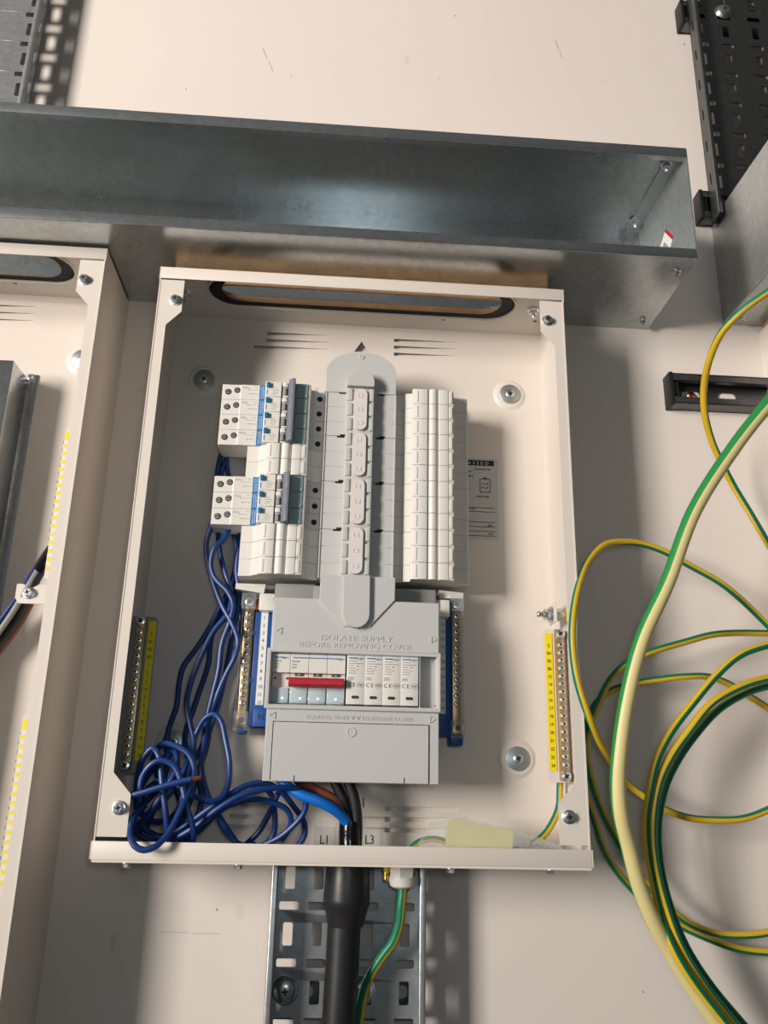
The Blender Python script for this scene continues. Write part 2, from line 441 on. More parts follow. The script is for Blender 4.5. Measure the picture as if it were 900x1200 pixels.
# phase labels and test sticker on its back panel
for s_, a, b in (('L1', (368, 969, 393, 992), (380, 984)), ('L3', (421, 973, 448, 993), (433, 984))):
    p0, p1 = at(a[0], a[1], .0095), at(a[2], a[3], .0095)
    mb = MB(); mb.bx(p0.x, p1.x, p1.z-.008, p0.z, .0079, .0083); o = part('phase_label', mb, 'stick', box)
    c = at(b[0], b[1]+5, .009)
    part('lettering', text_mesh([(s_, c.x, c.z, .0085, .0088, 'CENTER', .85)], 'ink', 'x'), 'ink', o)
sx1, sz1 = at(583, 537, .0085).x, at(583, 538, .0085).z; sz0 = at(583, 633, .0085).z; sx0 = sx1-.062
mb = MB(); mb.plate(rrect(sx0, sx1, sz0, sz1, .002), [], .0079, .0082); stk = part('test_sticker', mb, 'stick', box)
mb = MB(); mb.bx(sx0+.003, sx1-.0045, sz1-.0092, sz1-.0025, .0081, .00835)
H = sz1-sz0
def ln(xa, xb, f): mb.bx(sx0+xa, sx0+xb, sz1-H*f-.0003, sz1-H*f+.0003, .0081, .0084)
for f in (.615, .665, .79, .845, .9, .955): ln(.004, .058, f)
ox, oz = sx1-.0215, sz1-.0425
for (a, b, c, e) in ((0, .0125, 0, .0006), (0, .0125, .0165, .0171), (0, .0006, 0, .017), (.0119, .0125, 0, .017), (.004, .0085, .0165, .0182), (.002, .0055, .0105, .0111), (.002, .0055, .0055, .0061)):
    mb.bx(ox+a, ox+b, oz+c, oz+e, .0081, .0085)
for zz in (.0092, .0042): mb.add([V(ox+u, oz+zz+v, .0085) for u, v in ((.0068, .0012), (.0075, 0), (.0102, .0028), (.0095, .0032), (.0077, .0014), (.0073, .0018))], [(0, 1, 4, 5), (1, 2, 3, 4)])
part('printed_form', mb, 'ink', stk)
tl = [('Continuity Test', sx1-.0085, sz1-.0145, .0084, .0022, 'RIGHT'), ('Tested', sx0+.03, sz1-.018, .0084, .0022, 'RIGHT'), ('Band', sx0+.033, sz1-.0235, .0084, .0022, 'RIGHT'),
      ('CABLE HERE', sx1-.0105, sz1-.0485, .0084, .002, 'RIGHT'), ('TEST', sx0+.035, sz1-.0640, .0084, .002, 'RIGHT'), ('TEST', sx1-.007, sz1-.0835, .0084, .002, 'RIGHT'), ('PASS', sx1-.007, sz1-.094, .0084, .002, 'RIGHT')]
part('small_print', text_mesh(tl, 'ink', 'x'), 'ink', stk)
part('heading', text_mesh([('P A S S E D', sx1-.0105, sz1-.0078, .0084, .0036, 'RIGHT', 1.3)], 'label', 'x'), 'label', stk)

NX1 = -.2855; NX0 = NX1-.45; NZ1 = .6254
nb = enclosure('taller cream enclosure at the left edge with a grey metal cover inside', NX0, NX1, -.36, NZ1, .112, None)
b3 = enclosure('cream enclosure only just showing at the right edge below the end of a trunking', .512, .962, .02, .632, .11, None)

# packers under the trunking
def packer(label, xc, z0, z1, w=.216):
    mb = MB(); mb.plate(rect(xc-w, xc+w, .012, .0805), [rrect(xc-.174, xc+.174, .027, .0775, .025, 8)], z0, z1, 'flat')
    return solo('packing_board', mb, 'wood', label, 'wooden packer', base=V(xc, z0, .05))
packer('thin wooden packer between the middle enclosure and the trunking above', 0, BZ1+.0013, .6282)
# ------------------------------------------------------------------ trunking
TZ0, TZ1, TD, TX1 = .6284, .7775, .152, .3655
def trunk():
    t = thing('cable_trunking', 'long open galvanised trunking running across above the enclosures', 'trunking', V(-.2, TZ0, 0))
    X0 = -1.1; th = .0013
    mb = MB()
    mb.plate(rect(X0, TX1, 0, TD), [rrect(-.174, .174, .027, .080, .0262, 8), rrect((NX0+NX1)/2-.174, (NX0+NX1)/2+.174, .043, .097, .0265, 8)], TZ0, TZ0+th, 'flat')
    mb.bx(X0, TX1, TZ1-th, TZ1, 0, TD); mb.bx(X0, TX1, TZ0+th, TZ1-th, .0005, .0018)
    # return lips
    mb.bx(X0, TX1, TZ1-.0125, TZ1, TD, TD+th, .0004); mb.bx(X0, TX1, TZ0, TZ0+.0115, TD, TD+th, .0004)
    mb.bx(X0, TX1, TZ1-.0135, TZ1-.0125, TD-.006, TD+th); mb.bx(X0, TX1, TZ0+.0115, TZ0+.0125, TD-.006, TD+th)
    part('channel', mb, 'galv', t)
    mb = MB(); e = TX1
    mb.bx(e-.0012, e+.0008, TZ0+.002, TZ1-.0015, .002, TD+.001)
    mb.bx(e-.018, e-.001, TZ1-.0034, TZ1-.0014, .003, TD-.004); mb.bx(e-.018, e-.001, TZ0+.0014, TZ0+.0034, .003, TD-.004)
    mb.bx(e-.0185, e-.001, TZ1-.0056, TZ1-.0030, .002, .0042)
    ec = part('end_cap', mb, 'galv_lit', t)
    for dd in (.130, .024): put('screw', SM['nut'], ec, V(.351, TZ1-.0034, dd), DOWN)
    for dd in (.127, .021): put('screw', SM['hexs'], ec, V(.352, TZ0, dd), DOWN)
    mb = MB(); mb.plate([(.058, .704), (.084, .7185), (.103, .694), (.077, .680)], [], e-.0016, e-.0013, 'side')
    st = part('sticker', mb, 'label', ec, 'white sticker with a red strip')
    mb = MB(); mb.plate([(.080, .7163), (.084, .7185), (.103, .694), (.099, .6918)], [], e-.0018, e-.0015, 'side'); part('red_strip', mb, 'red', st)
    mb = MB(); mb.plate([(.068, .7005), (.076, .705), (.090, .687), (.082, .683)], [], e-.0018, e-.0015, 'side'); part('print_block', mb, 'greyd', st)
    return t
trunk()
def trunk_right():
    X, Z0, Z1, D = .4655, .642, .797, .185
    t = thing('cable_trunking', 'galvanised trunking end box at the right edge below the upper tray', 'trunking', V(X, Z0, 0))
    mb = MB(); th = .0013; X1 = 1.1
    mb.bx(X, X+th, Z0, Z1, .0, D); mb.bx(X, X1, Z0, Z0+th, 0, D); mb.bx(X, X1, Z1-th, Z1, 0, .02); mb.bx(X+th, X1, Z0+th, Z1-th, .0005, .0018)
    mb.bx(X, X1, Z0, Z0+.012, D, D+th)
    mb.bx(X-.0008, X, Z0-.0006, Z0+.0012, 0, D)
    part('channel', mb, 'galv_lit', t)
    for dd in (.02, .06): put('screw', SM['hexs'], t, V(X+.0155, Z0, dd), DOWN)
trunk_right()
mb = MB(); mb.bx(.515, .96, .6332, .6418, .006, .1, .0006)
solo('packing_board', mb, 'wood', 'wooden packer on top of the enclosure at the right edge', 'wooden packer', base=V(.7, .6332, .05))
mb = MB(); xc = (NX0+NX1)/2; mb.plate(rect(xc-.216, xc+.216, .012, .1), [rrect(xc-.172, xc+.172, .045, .095, .0245, 8)], NZ1+.0013, TZ0-.0002, 'flat')
solo('packing_board', mb, 'wood', 'thin wooden packer between the left enclosure and the trunking above', 'wooden packer', base=V(xc, NZ1, .05))
# ------------------------------------------------------------------ perforated cable trays
def slotted(xs, z_lo, z_hi, zstart, pitch, vl=.0205, vw=.0095, hl=.019, hw=.0075):
    hs = []
    for j, x in enumerate(xs):
        z = zstart
        while z - pitch > z_lo:
            if z < z_hi-.002:
                hs.append(rrect(x-vw/2, x+vw/2, z-vl, z, .0018, 2))
                hz = z-vl-(pitch-vl)/2
                hs.append(rrect(x-hl/2, x+hl/2, hz-hw/2, hz+hw/2, .0018, 2))
            z -= pitch
    return hs
def tray(label, x0, x1, z0, z1, db, df, cols, zstart, pitch, mats='tray'):
    t = thing('cable_tray', label, 'cable tray', V((x0+x1)/2, z0, db))
    mb = MB(); mb.plate(rect(x0, x1, z0, z1), slotted(cols, z0, z1, zstart, pitch), db, db+.0012)
    part('slotted_base', mb, mats, t)
    for s_, x in ((1, x0), (-1, x1)):
        mb = MB(); hs = []; z = zstart-.006
        while z-.03 > z0:
            if z < z1-.003: hs.append(rrect(db+.008, db+.0115, z-.017, z, .0012, 2))
            z -= pitch
        mb.plate(rect(db, df, z0, z1), hs, x, x+s_*.0012, 'side')
        mb.bx(x-s_*.002, x+s_*.0045, z0, z1, df-.0022, df+.0012, .0016, 3)
        part('side_flange', mb, mats, t)
    return t
tb = tray('perforated steel tray below the middle enclosure behind the black cable', -.0665, .0775, -.42, -.003, .0215, .052, (-.0515, -.0235, .0262, .062), -.0102, .0502)
for px, py in ((334, 1161), (424, 1161)):
    p = at(px, py, .024); put('dome_bolt', SM['dome'], tb, V(p.x, p.z, .0227))
tray('perforated tray at the upper right corner with black rail caps behind', .4555, .72, .778, 1.7, .0215, .045, (.4705, .508, .552, .6, .66), 1.43, .0522, 'strutm')
tray('perforated tray at the upper left corner going down behind the trunking', -.72, -.4385, .7785, 1.7, .0215, .045, (-.69, -.63, -.575, -.52, -.4545), 1.43, .0502)
# strut rails behind the trays and the one on the wall at right
def strut(label, x0, x1, zc, cap_left=False, name='strut_rail', screws=()):
    t = thing(name, label, 'steel strut', V((x0+x1)/2, zc, 0))
    h = .0205; D = .0205; th = .0022
    hs = []; x = x0+.0175
    while x < x1-.024:
        hs.append(rrect(x-.0, x+.0232, zc-.0065, zc+.0055, .005, 4)); x += .0462
    mb = MB(); mb.plate(rect(x0, x1, zc-h, zc+h), hs, .0006, .0026)
    for s_ in (-1, 1):
        mb.bx(x0, x1, zc+s_*h-(th if s_ > 0 else 0), zc+s_*h+(0 if s_ > 0 else th), .0006, D, .0005)
        a, b = sorted((zc+s_*h, zc+s_*(h-.0095)))
        mb.bx(x0, x1, a, b, D-th, D, .0008)
        a, b = sorted((zc+s_*(h-.0095), zc+s_*(h-.0075)))
        mb.bx(x0, x1, a, b, D-.007, D-th)
    part('channel', mb, 'strutm', t)
    if cap_left:
        mb = MB(); mb.bx(x0-.0045, x0+.0005, zc-h-.0012, zc+h+.0012, .0004, D+.0012, .0012); mb.bx(x0, x0+.008, zc-.0115, zc+.0115, .003, D-.003, .001)
        part('end_cap', mb, 'black', t, 'black plastic end cap')
    for x in screws:
        mb = MB(); mb.lathe(V(x, zc-.0005, .0026), (0, -1, 0), [(.0052, 0), (.0052, .0012), (.004, .0022), (.002, .003)], 18)
        mb.bx(x-.0032, x+.0032, zc-.0012, zc+.0002, .0045, .0062); part('wall_screw', mb, 'copper', t, 'copper-coloured wall screw')
strut('short slotted strut rail on the wall right of the middle enclosure', .3835, .5115, .5375, True, screws=(.4125,))
strut('strut rail behind the bottom tray', -.0655, .0765, -.1235)
strut('strut rail behind the foot of the upper right tray, its black cap showing', .4472, .78, .8105, True)
strut('strut rail high behind the upper right tray, its black cap near the top edge', .4508, .78, 1.142, True)

p = at(848, 13, .024)
for o in [o for o in bpy.data.objects if o.name.startswith('cable_tray') and 'upper right' in o.get('label', '')]:
    put('dome_bolt', SM['dome'], o, V(p.x, p.z, .0227))
# ------------------------------------------------------------------ pan assembly carrying the devices
t = thing('busbar_pan', 'grey moulded pan holding the two columns of modules in the middle enclosure', 'busbar pan', V(0, .06, .008))
mb = MB(); mb.bx(-.112, .114, .256, .498, .0085, .026, .001); part('base', mb, 'greyd', t)
mb = MB(); mb.bx(-.075, .085, .075, .262, .0085, .03, .001); part('lower_base', mb, 'greyd', t)
for q_ in ((-.040, -.0275, .495, .5215, .02, .0495, .001), (.0275, .041, .495, .5215, .02, .0495, .003), (-.054, -.0475, .47, .502, .02, .045, .0008), (.043, .056, .47, .498, .01, .03, .004)):
    mb = MB(); mb.bx(*q_); part('top_lug', mb, 'shoulder', t)
mb = MB(); mb.bx(-.0815, -.0405, .2475, .2668, .03, .06, .0008); mb.bx(-.0415, .0870, .246, .2655, .03, .0615, .0008); part('lower_step', mb, 'greyd', t)
mb = MB(); mb.plate([(-.124, .268), (-.124, .262), (-.094, .258), (-.0925, .268)], [], .03, .048); part('bottom_blade', mb, 'white', t)
mb = MB(); mb.plate([(.118, .266), (.118, .260), (.092, .259), (.092, .268)], [], .03, .05); part('bottom_blade', mb, 'white', t)
for sx in (-.0975, .0865): 
    mb = MB(); mb.bx(sx, sx+.016, .2385, .2565, .03, .056, .001); part('link_block', mb, 'white', t)

# ---- modules: u runs outwards from the middle cover
PITCH_Z, ZTOP, MH = .018135, .4893, .01785
def row(i): return ZTOP - PITCH_Z*i
def prof_prism(mb, s_, z0, z1, pts, w=.0):
    """profile (u,d) swept over the module height"""
    ol = [(s_*u, d) for u, d in pts]
    mb.plate(ol, [], z0, z1, 'flat')
def blank(s_, i, label, group, first):
    z1 = row(i); z0 = z1-MH; zm = (z0+z1)/2
    t = thing('blanking_module', label, 'blanking module', V(s_*.08, z0, .03), group)
    mb = MB()
    if s_ > 0:
        prof_prism(mb, s_, z0, z1, [(.0415, .03), (.0415, .0608), (.0510, .0618), (.0515, .066), (.0585, .067), (.0585, .0785), (.0602, .0795), (.0752, .0795), (.0762, .0775), (.0870, .0775), (.0878, .0795), (.0985, .0795), (.1042, .0785), (.1042, .0635), (.106, .062), (.1225, .0605), (.1225, .03)])
        bar = (.0762, .0868); sl = ((.0625, .0648), (.0988, .1025)); hi = ((.0652, .0748), (.0880, .0978))
    else:
        prof_prism(mb, s_, z0, z1, [(.0385, .03), (.0385, .0585), (.0485, .0595), (.0490, .063), (.0545, .064), (.0545, .0785), (.0565, .0795), (.0707, .0795), (.0717, .0775), (.0838, .0775), (.0845, .0795), (.0975, .0795), (.0985, .079), (.1000, .0745), (.1065, .0690), (.1075, .0672), (.1205, .0660), (.1205, .03)])
        bar = (.0722, .0832); sl = ((.0570, .0612), (.0935, .0958)); hi = ((.0618, .0705), (.0848, .0932))
    part('body', mb, 'white', t, bevel=.0002)
    mb = MB(); uc = sum(bar)/2; r = (bar[1]-bar[0])/2
    n = 12; ol = [(s_*(uc+r*math.cos(PI*k/n)), .0765+r*.92*math.sin(PI*k/n)) for k in range(n+1)]
    mb.plate(ol, [], z0+.0001, z1-.0002, 'flat'); part('rounded_bar', mb, 'white', t)
    for a, b in hi:
        mb = MB(); mb.bx(s_*a, s_*b, z0+.0002, z1-.0002, .0785, .0804, .0002); part('raised_pad', mb, 'white', t)
    for a, b in sl:
        mb = MB(); mb.bx(s_*a, s_*b, z0+.002, z1-.002, .0785, .0803, .0004); part('slot_rib', mb, 'white', t)
    return t
ORD = ['top', 'second from the top', 'third from the top', 'fourth from the top', 'fifth from the top', 'sixth from the top', 'sixth from the bottom', 'fifth from the bottom', 'fourth from the bottom', 'third from the bottom', 'second from the bottom', 'bottom']
b0 = blank(1, 0, 'white blanking module in the right column, ' + ORD[0] + ' of the twelve', 'blanking modules of the right column', True)
for i in range(1, 12): copy_tree(b0, (0, 0, -PITCH_Z*i), 'white blanking module in the right column, %s of the twelve' % ORD[i])
b1 = blank(-1, 4, 'white blanking module directly below the four upper breakers', 'blanking modules of the left column', True)
for i, l in ((5, 'white blanking module directly above the three lower breakers'), (9, 'white blanking module directly below the three lower breakers'),
             (10, 'white blanking module in the left column, second from its foot'), (11, 'white blanking module at the foot of the left column')):
    copy_tree(b1, (0, 0, -PITCH_Z*(i-4)), l)

def breaker(label):
    z1 = row(0); z0 = z1-MH; zm = (z0+z1)/2
    t = thing('circuit_breaker', label, 'circuit breaker', V(-.09, z0, .03), 'residual current breakers of the left column')
    mb = MB(); s_ = -1
    prof_prism(mb, s_, z0, z1, [(.0545, .03), (.0545, .0765), (.0560, .0772), (.0780, .0772), (.0785, .0735), (.0862, .0735), (.0868, .0800), (.1035, .0800), (.1045, .0790), (.1050, .0688), (.1320, .0688), (.1325, .0678), (.1522, .0672), (.1530, .0665), (.1530, .0355), (.1500, .03)])
    part('body', mb, 'white', t, bevel=.0004)
    mb = MB(); prof_prism(mb, s_, z0, z1, [(.0385, .03), (.0385, .0585), (.0485, .0595), (.0490, .063), (.0545, .0632), (.0545, .03)])
    sh = part('busbar_shoulder', mb, 'shoulder', t, bevel=.0003)
    mb = MB(); mb.lathe(V(-.0447, zm, .0585), (0, -1, 0), [(.0031, 0), (.0031, .0010)], 20); part('busbar_screw_hole', mb, 'dark', sh)
    for x, dz in ((-.1462, -.0002), (-.1363, .0022)):
        mb = MB(); mb.lathe(V(x, zm+dz, .0668), (0, -1, 0), [(.0034, 0), (.0034, .0012), (.0028, .0013)], 20); h = part('terminal_hole', mb, 'dark', t)
        mb = MB(); mb.lathe(V(x-.0002, zm+dz, .0680), (0, -1, 0), [(.0025, 0), (.0022, .0004)], 16); mb.cur = 1; mb.bx(x-.0019, x+.0019, zm+dz-.0004, zm+dz+.0004, .0684, .0686); part('terminal_screw', mb, ['zinc', 'dark'], h)
    mb = MB(); mb.bx(-.1116, -.1054, z0+.0001, z1-.0001, .0687, .0691); bl = part('blue_strip', mb, 'bluelab', t, 'blue printed warning strip')
    mb = MB()
    for k in range(9):
        zz = z0+.0018+k*.0017
        mb.bx(-.1104+.0006*random.random(), -.1086, zz, zz+.0005, .0690, .0692); mb.bx(-.1080, -.1062-.0005*random.random(), zz+.0004, zz+.0009, .0690, .0692)
    part('strip_print', mb, 'label', bl)
    mb = MB()
    mb.bx(-.1305, -.1250, z1-.0032, z1-.0028, .0687, .0690); mb.bx(-.1305, -.1250, z1-.0046, z1-.0042, .0687, .0690); mb.bx(-.124, -.1135, z1-.0064, z1-.0061, .0687, .0690)
    mb.bx(-.1242, -.1239, z1-.0064, z1-.0030, .0687, .0690); mb.bx(-.1170, -.1135, z1-.0033, z1-.0030, .0687, .0690)
    for k in range(3): mb.bx(-.1225+k*.0035, -.1200+k*.0035, z1-.0112, z1-.0106, .0687, .0690)
    mb.bx(-.1480, -.1470, z1-.0038, z1-.0030, .0669, .0673); mb.bx(-.1375, -.1365, z1-.0034, z1-.0026, .0669, .0673)
    part('printed_diagram', mb, 'inkg', t)
    mb = MB(); mb.bx(-.1032, -.0985, zm+.0010, zm+.0068, .0798, .0832, .0008); part('test_button', mb, 'bluebtn', t, 'blue test button')
    mb = MB(); mb.bx(-.1026, -.1018, zm-.0068, zm-.0006, .0799, .0802); part('button_print', mb, 'bluelab', t)
    mb = MB()
    for k in range(4): mb.bx(-.0970+.001*(k % 2), -.0915+.0012*(k % 3), zm-.0060+k*.0022, zm-.0056+k*.0022, .0799, .0802)
    part('rating_print', mb, 'inkg', t)
    mb = MB(); mb.bx(-.0858, -.0790, z0+.0004, z1-.0004, .073, .0782, .0012); mb.bx(-.0855, -.0795, z1-.0062, z1-.0006, .078, .0812, .0012)
    tg = part('toggle', mb, 'white', t)
    mb = MB(); mb.bx(-.0852, -.0796, z0+.0025, z1-.0072, .0775, .0800, .0005); part('toggle_window', mb, 'greyd', tg)
    mb = MB(); mb.bx(-.0818, -.0798, z0+.0025, z1-.0078, .0795, .0803, .0003); mb.bx(-.0806, -.0795, z1-.0035, z1-.0022, .0808, .0815); part('toggle_mark', mb, 'ink', tg)
    mb = MB(); mb.plate([(-.0785, .076), (-.0785, .0868), (-.0745, .0905), (-.0712, .0905), (-.0712, .076)], [], z0-.0004, z1+.0003, 'flat')
    part('handle', mb, 'handle', t, 'grey linked toggle handle', bevel=.0006)
    mb = MB(); mb.bx(-.0708, -.0578, z0+.0002, z1-.0002, .0765, .0788, .0008); lw = part('label_window', mb, 'teal', t, 'smoked blue-grey label window')
    mb = MB(); mb.bx(-.0606, -.0582, z0+.0012, z0+.0045, .0786, .0793, .0003); mb.bx(-.0702, -.0586, z0+.0003, z0+.0009, .0786, .0791); part('window_catch', mb, 'teal', lw)
    return t
BL = ['breaker with blue button at the very top of the left column', 'breaker in the upper block of four, second from its top', 'breaker in the upper block of four, third from its top', 'breaker in the upper block of four, lowest, above the gap',
      'breaker in the lower block of three, topmost', 'breaker in the lower block of three, middle one', 'breaker in the lower block of three, lowest, blue wires leaving under it']
k0 = breaker('white ' + BL[0])
for n_, i in enumerate((1, 2, 3, 6, 7, 8)): copy_tree(k0, (0, 0, -PITCH_Z*i), 'white ' + BL[n_+1])

# ---- cover over the busbars
t = thing('busbar_cover', 'tall pale grey cover with a rounded top running between the two module columns', 'busbar cover', V(0, .268, .05))
cz = .4825
ol = [(-.0385, cz)] + [(-.0385+.0385*(1-math.cos(a))*.98, .5075+.0258*math.sin(a)) for a in [PI/2*k/10 for k in range(11)]] + [(.0398-.0385*(1-math.cos(a))*.98, .5075+.0258*math.sin(a)) for a in [PI/2*k/10 for k in range(10, -1, -1)]] + [(.0398, cz)]
mb = MB(); mb.plate(ol, [], .05, .0762); o = part('top_cap', mb, 'grey', t, bevel=.0009)
mb = MB(); mb.lathe(V(.0006, .5272, .0762), (0, -1, 0), [(.003, 0), (.0028, .0008), (.0018, .0009), (.0015, .0004)], 20); part('cap_boss', mb, 'grey', o)
# slotted side plates in four sections
SEC = [.4825, .4300, .3770, .3235, .2700]
for k in range(4):
    zt, zb = SEC[k], SEC[k+1]
    for s_, xa, xb in ((-1, -.0378, -.0145), (1, .0145, .0405)):
        mb = MB(); x0_, x1_ = xa, xb
        off = .0 if s_ < 0 else -.0012
        nx = -.0232 if s_ < 0 else .0200
        ol = [(x0_, zb+.0004), (x1_, zb+.0004), (x1_, zt-.0002)]
        notch = [(nx+.0075, zt-.0002), (nx+.0075, zt-.0018), (nx, zt-.0018), (nx, zt-.0002)]
        ol = ol + notch + [(x0_, zt-.0002)]
        if k > 0:
            n2 = nx+.0035 if s_ < 0 else nx-.004
            pass
        mb.plate(ol, [], .05, .0750)
        mb.bx(x0_ if s_ < 0 else x1_-.0014, x0_+.0014 if s_ < 0 else x1_, zb+.0004, zt-.0004, .0745, .0762, .0003)
        for j in (1, 2):
            zz = zt-(zt-zb)*j/3
            mb.bx(x0_+.002, x1_-.002, zz-.0004, zz+.0004, .0748, .0754)
            xx = x0_+.003 if s_ < 0 else x1_-.004
            mb.bx(xx-.0004, xx+.0004, zz-.0006, zz+.0006, .0750, .0758)
        part('side_plate', mb, 'grey', t)
for k in range(5):
    for s_ in (-1, 1):
        mb = MB()
        nx = -.0232 if s_ < 0 else .0200; zt = SEC[k]
        mb.bx(nx-.0004, nx+.0079, zt-.0020 if k < 4 else zt-.0006, zt+.0006, .055, .0740)
        if k > 0: mb.bx(nx+.0028, nx+.0085, zt-.0002, zt+.0022, .0746, .0754); mb.bx(nx-.0006, nx+.0055, zt-.0016, zt+.0004, .0746, .0754)
        part('dark_slot', mb, 'dark', t)
# raised ridge with phase markers
mb = MB()
n = 14; R_ = .0150
ol = [(-.0148, .4842), (.0152, .4842), (.0152, .4890)] + [(.0002+R_*math.cos(a), .4890+.0150*math.sin(a)) for a in [PI*k/n for k in range(1, n)]] + [(-.0148, .4890)]
mb.plate(ol, [], .07, .0905); part('ridge_cap', mb, 'grey', t, bevel=.0016)
mb = MB(); mb.bx(-.0148, .0152, .2705, .4838, .07, .0855, .0008)
for k in range(4):
    zt, zb = SEC[k]+.0012, SEC[k+1]+.0012
    for s_ in (-1, 1):
        for j in range(3):
            za = zt-(zt-zb)*j/3-.0012; zc_ = zt-(zt-zb)*(j+1)/3+.0018
            a, b = (-.0142, -.0085) if s_ < 0 else (.0100, .0148)
            mb.bx(a, b, zc_, za, .085, .0872, .0005)
rd = part('ridge', mb, 'grey', t)
for k in range(4):
    zt, zb = SEC[k]-.001, SEC[k+1]+.003
    mb = MB(); mb.plate(rrect(-.0064, .0076, zb, zt, .0068, 7), [], .084, .0892)
    pm = part('phase_marker', mb, 'pill', t, bevel=.0011)
    h = (zt-zb)
    part('raised_lettering', text_mesh([('L%d' % (j+1), .0006, zt-h*(.17+.335*j)-.0022, .0893, .0046, 'CENTER', 1.1, PI/2 if False else 0) for j in range(3)], 'pill', 'x', .0004), 'pill', pm)

# ---- main cover over the incoming switch
t = thing('switch_cover', 'large light grey cover with raised warning wording and a window for the main switch', 'device cover', V(.0025, .069, .03))
X0, X1 = -.0808, .0868
wx0, wx1, wz0, wz1 = -.0790, .0855, .1405, .1905
mb = MB(); mb.plate([(X0, .0695), (.0868, .0695), (.0868, .2455), (-.0787, .2455)], [rect(wx0+.0013, wx1-.0013, wz0, wz1)], .085, .0895)
mb.bx(X0, X0+.002, .0695, .2455, .04, .0855); mb.bx(X1-.002, X1, .0695, .2455, .04, .0855); mb.bx(X0, X1, .2435, .2455, .04, .0855); mb.bx(X0+.002, X1-.002, .0697, .0712, .079, .0855)
part('front', mb, 'grey', t, bevel=.0007)
mb = MB(); mb.plate(rect(-.0832, .0885, .1362, .1945), [rect(wx0, wx1, wz0, wz1)], .0880, .0925)
part('window_frame', mb, 'grey', t, bevel=.0009)
mb = MB(); mb.bx(.0676, wx1+.0005, wz0-.001, wz1+.001, .070, .0765); mb.bx(.0676, .0682, wz0, wz1, .076, .088); mb.bx(wx1-.0025, wx1, wz0+.003, wz1-.002, .076, .089, .0008); part('recess', mb, 'grey', t)
mb = MB(); mb.plate(rect(-.0728, .0768, .0700, .1240), [], .0890, .0903)
fl = part('flap', mb, 'grey', t, bevel=.0004)
mb = MB(); mb.lathe(V(.0020, .1160, .0903), (0, -1, 0), [(.0046, 0), (.0044, .0007), (.0036, .0008), (.0034, .0003), (.0008, .0003), (.0007, .0006)], 24); part('flap_boss', mb, 'grey', fl)
mb = MB(); mb.bx(-.0738, -.0729, .0705, .1248, .0892, .0898); mb.bx(.0769, .0777, .0705, .1248, .0892, .0898); mb.bx(-.0732, .0772, .1241, .1247, .0892, .0898)
part('flap_gap', mb, 'dark', t)
for x in (-.0509, .0536):
    mb = MB(); mb.bx(x-.0005, x+.0005, .0702, .0752, .0895, .0904); part('flap_notch', mb, 'dark', fl)
mb = MB(); mb.plate([(-.0345, .2700), (.0418, .2700), (.0418, .2465), (.0165, .2182), (-.0100, .2182), (-.0345, .2430)], [], .0700, .0915)
part('neck_plate', mb, 'grey', t, bevel=.0006)
mb = MB(); n = 14; ol = [(-.0110, .2700), (-.0105, .2300)] + [(.0028+.0133*math.cos(a), .2300-.0135*math.sin(a)) for a in [PI-PI*k/n for k in range(1, n)]] + [(.0161, .2300), (.0156, .2700)]
mb.plate(ol, [], .0880, .0965); part('tongue', mb, 'grey', t, bevel=.0018)
lx = [('ISOLATE SUPPLY', .0040, .2040, .0896, .0058, 'CENTER', 1.22), ('BEFORE REMOVING COVER', .0030, .1966, .0896, .0056, 'CENTER', 1.18), ('SQUEEZE SIDES', -.0010, .1277, .0896, .0037, 'RIGHT', 1.2), ('TO RELEASE COVER', .0110, .1277, .0896, .0037, 'LEFT', 1.1)]
for q_ in (lx[:1], lx[1:2], lx[2:]): part('raised_wording', text_mesh(q_, 'grey', 'x', .00045), 'grey', t)
tm = MB()
def tri(x, z, s_, d=.0898):
    tm = MB()
    k = .0032
    for a, b in (((0, k), (0, -k)), ((0, k), (s_*k*1.7, 0)), ((0, -k), (s_*k*1.7, 0))):
        dx, dz = b[0]-a[0], b[1]-a[1]; L = math.hypot(dx, dz); nx, nz = -dz/L*.00022, dx/L*.00022
        tm.plate([(x+a[0]+nx, z+a[1]+nz), (x+b[0]+nx, z+b[1]+nz), (x+b[0]-nx, z+b[1]-nz), (x+a[0]-nx, z+a[1]-nz)], [], .0892, .0903)
    part('raised_arrow', tm, 'grey', t)
tri(-.0705, .2120, -1); tri(.0790, .2080, 1); tri(-.0720, .1300, -1); tri(.0782, .1300, 1)
for x in (.0025, .0075):
    tm = MB(); tm.plate([(x-.0022, .1312), (x+.0022, .1312), (x, .1278)], [[(x-.0013, .1308), (x+.0013, .1308), (x, .1287)]], .0892, .0903); part('raised_arrow', tm, 'grey', t)

# ---- main switch and surge arresters inside the window
MP = .01815
t = thing('main_switch', 'main switch with a wide red handle in the window of the cover', 'main switch', V(-.042, .1415, .04))
x0 = -.0782
for k in range(4):
    a = x0+k*MP; b = a+MP-.0003; a = max(a, -.0775)
    mb = MB(); mb.plate([(.1415, .04), (.1415, .0790), (.1570, .0815), (.1572, .0795), (.1718, .0795), (.1722, .0862), (.1898, .0862), (.1903, .0850), (.1903, .04)][::1], [], 0, 1, 'side') if False else None
    mb = MB()
    pr = [(.1415, .04), (.1415, .0795), (.1580, .0815), (.1585, .0800), (.1712, .0810), (.1715, .0862), (.1898, .0862), (.1903, .0852), (.1903, .04)]
    mb.plate([(d, z) for z, d in pr], [], a, b, 'side'); part('pole_body', mb, 'white', t, bevel=.0003)
mb = MB(); mb.bx(x0+.0022, x0+.0135, .1858, .1868, .0861, .0864); mb.bx(x0+MP+.0022, x0+4*MP-.0045, .1858, .1868, .0861, .0864)
part('blue_line', mb, 'bluelab', t)
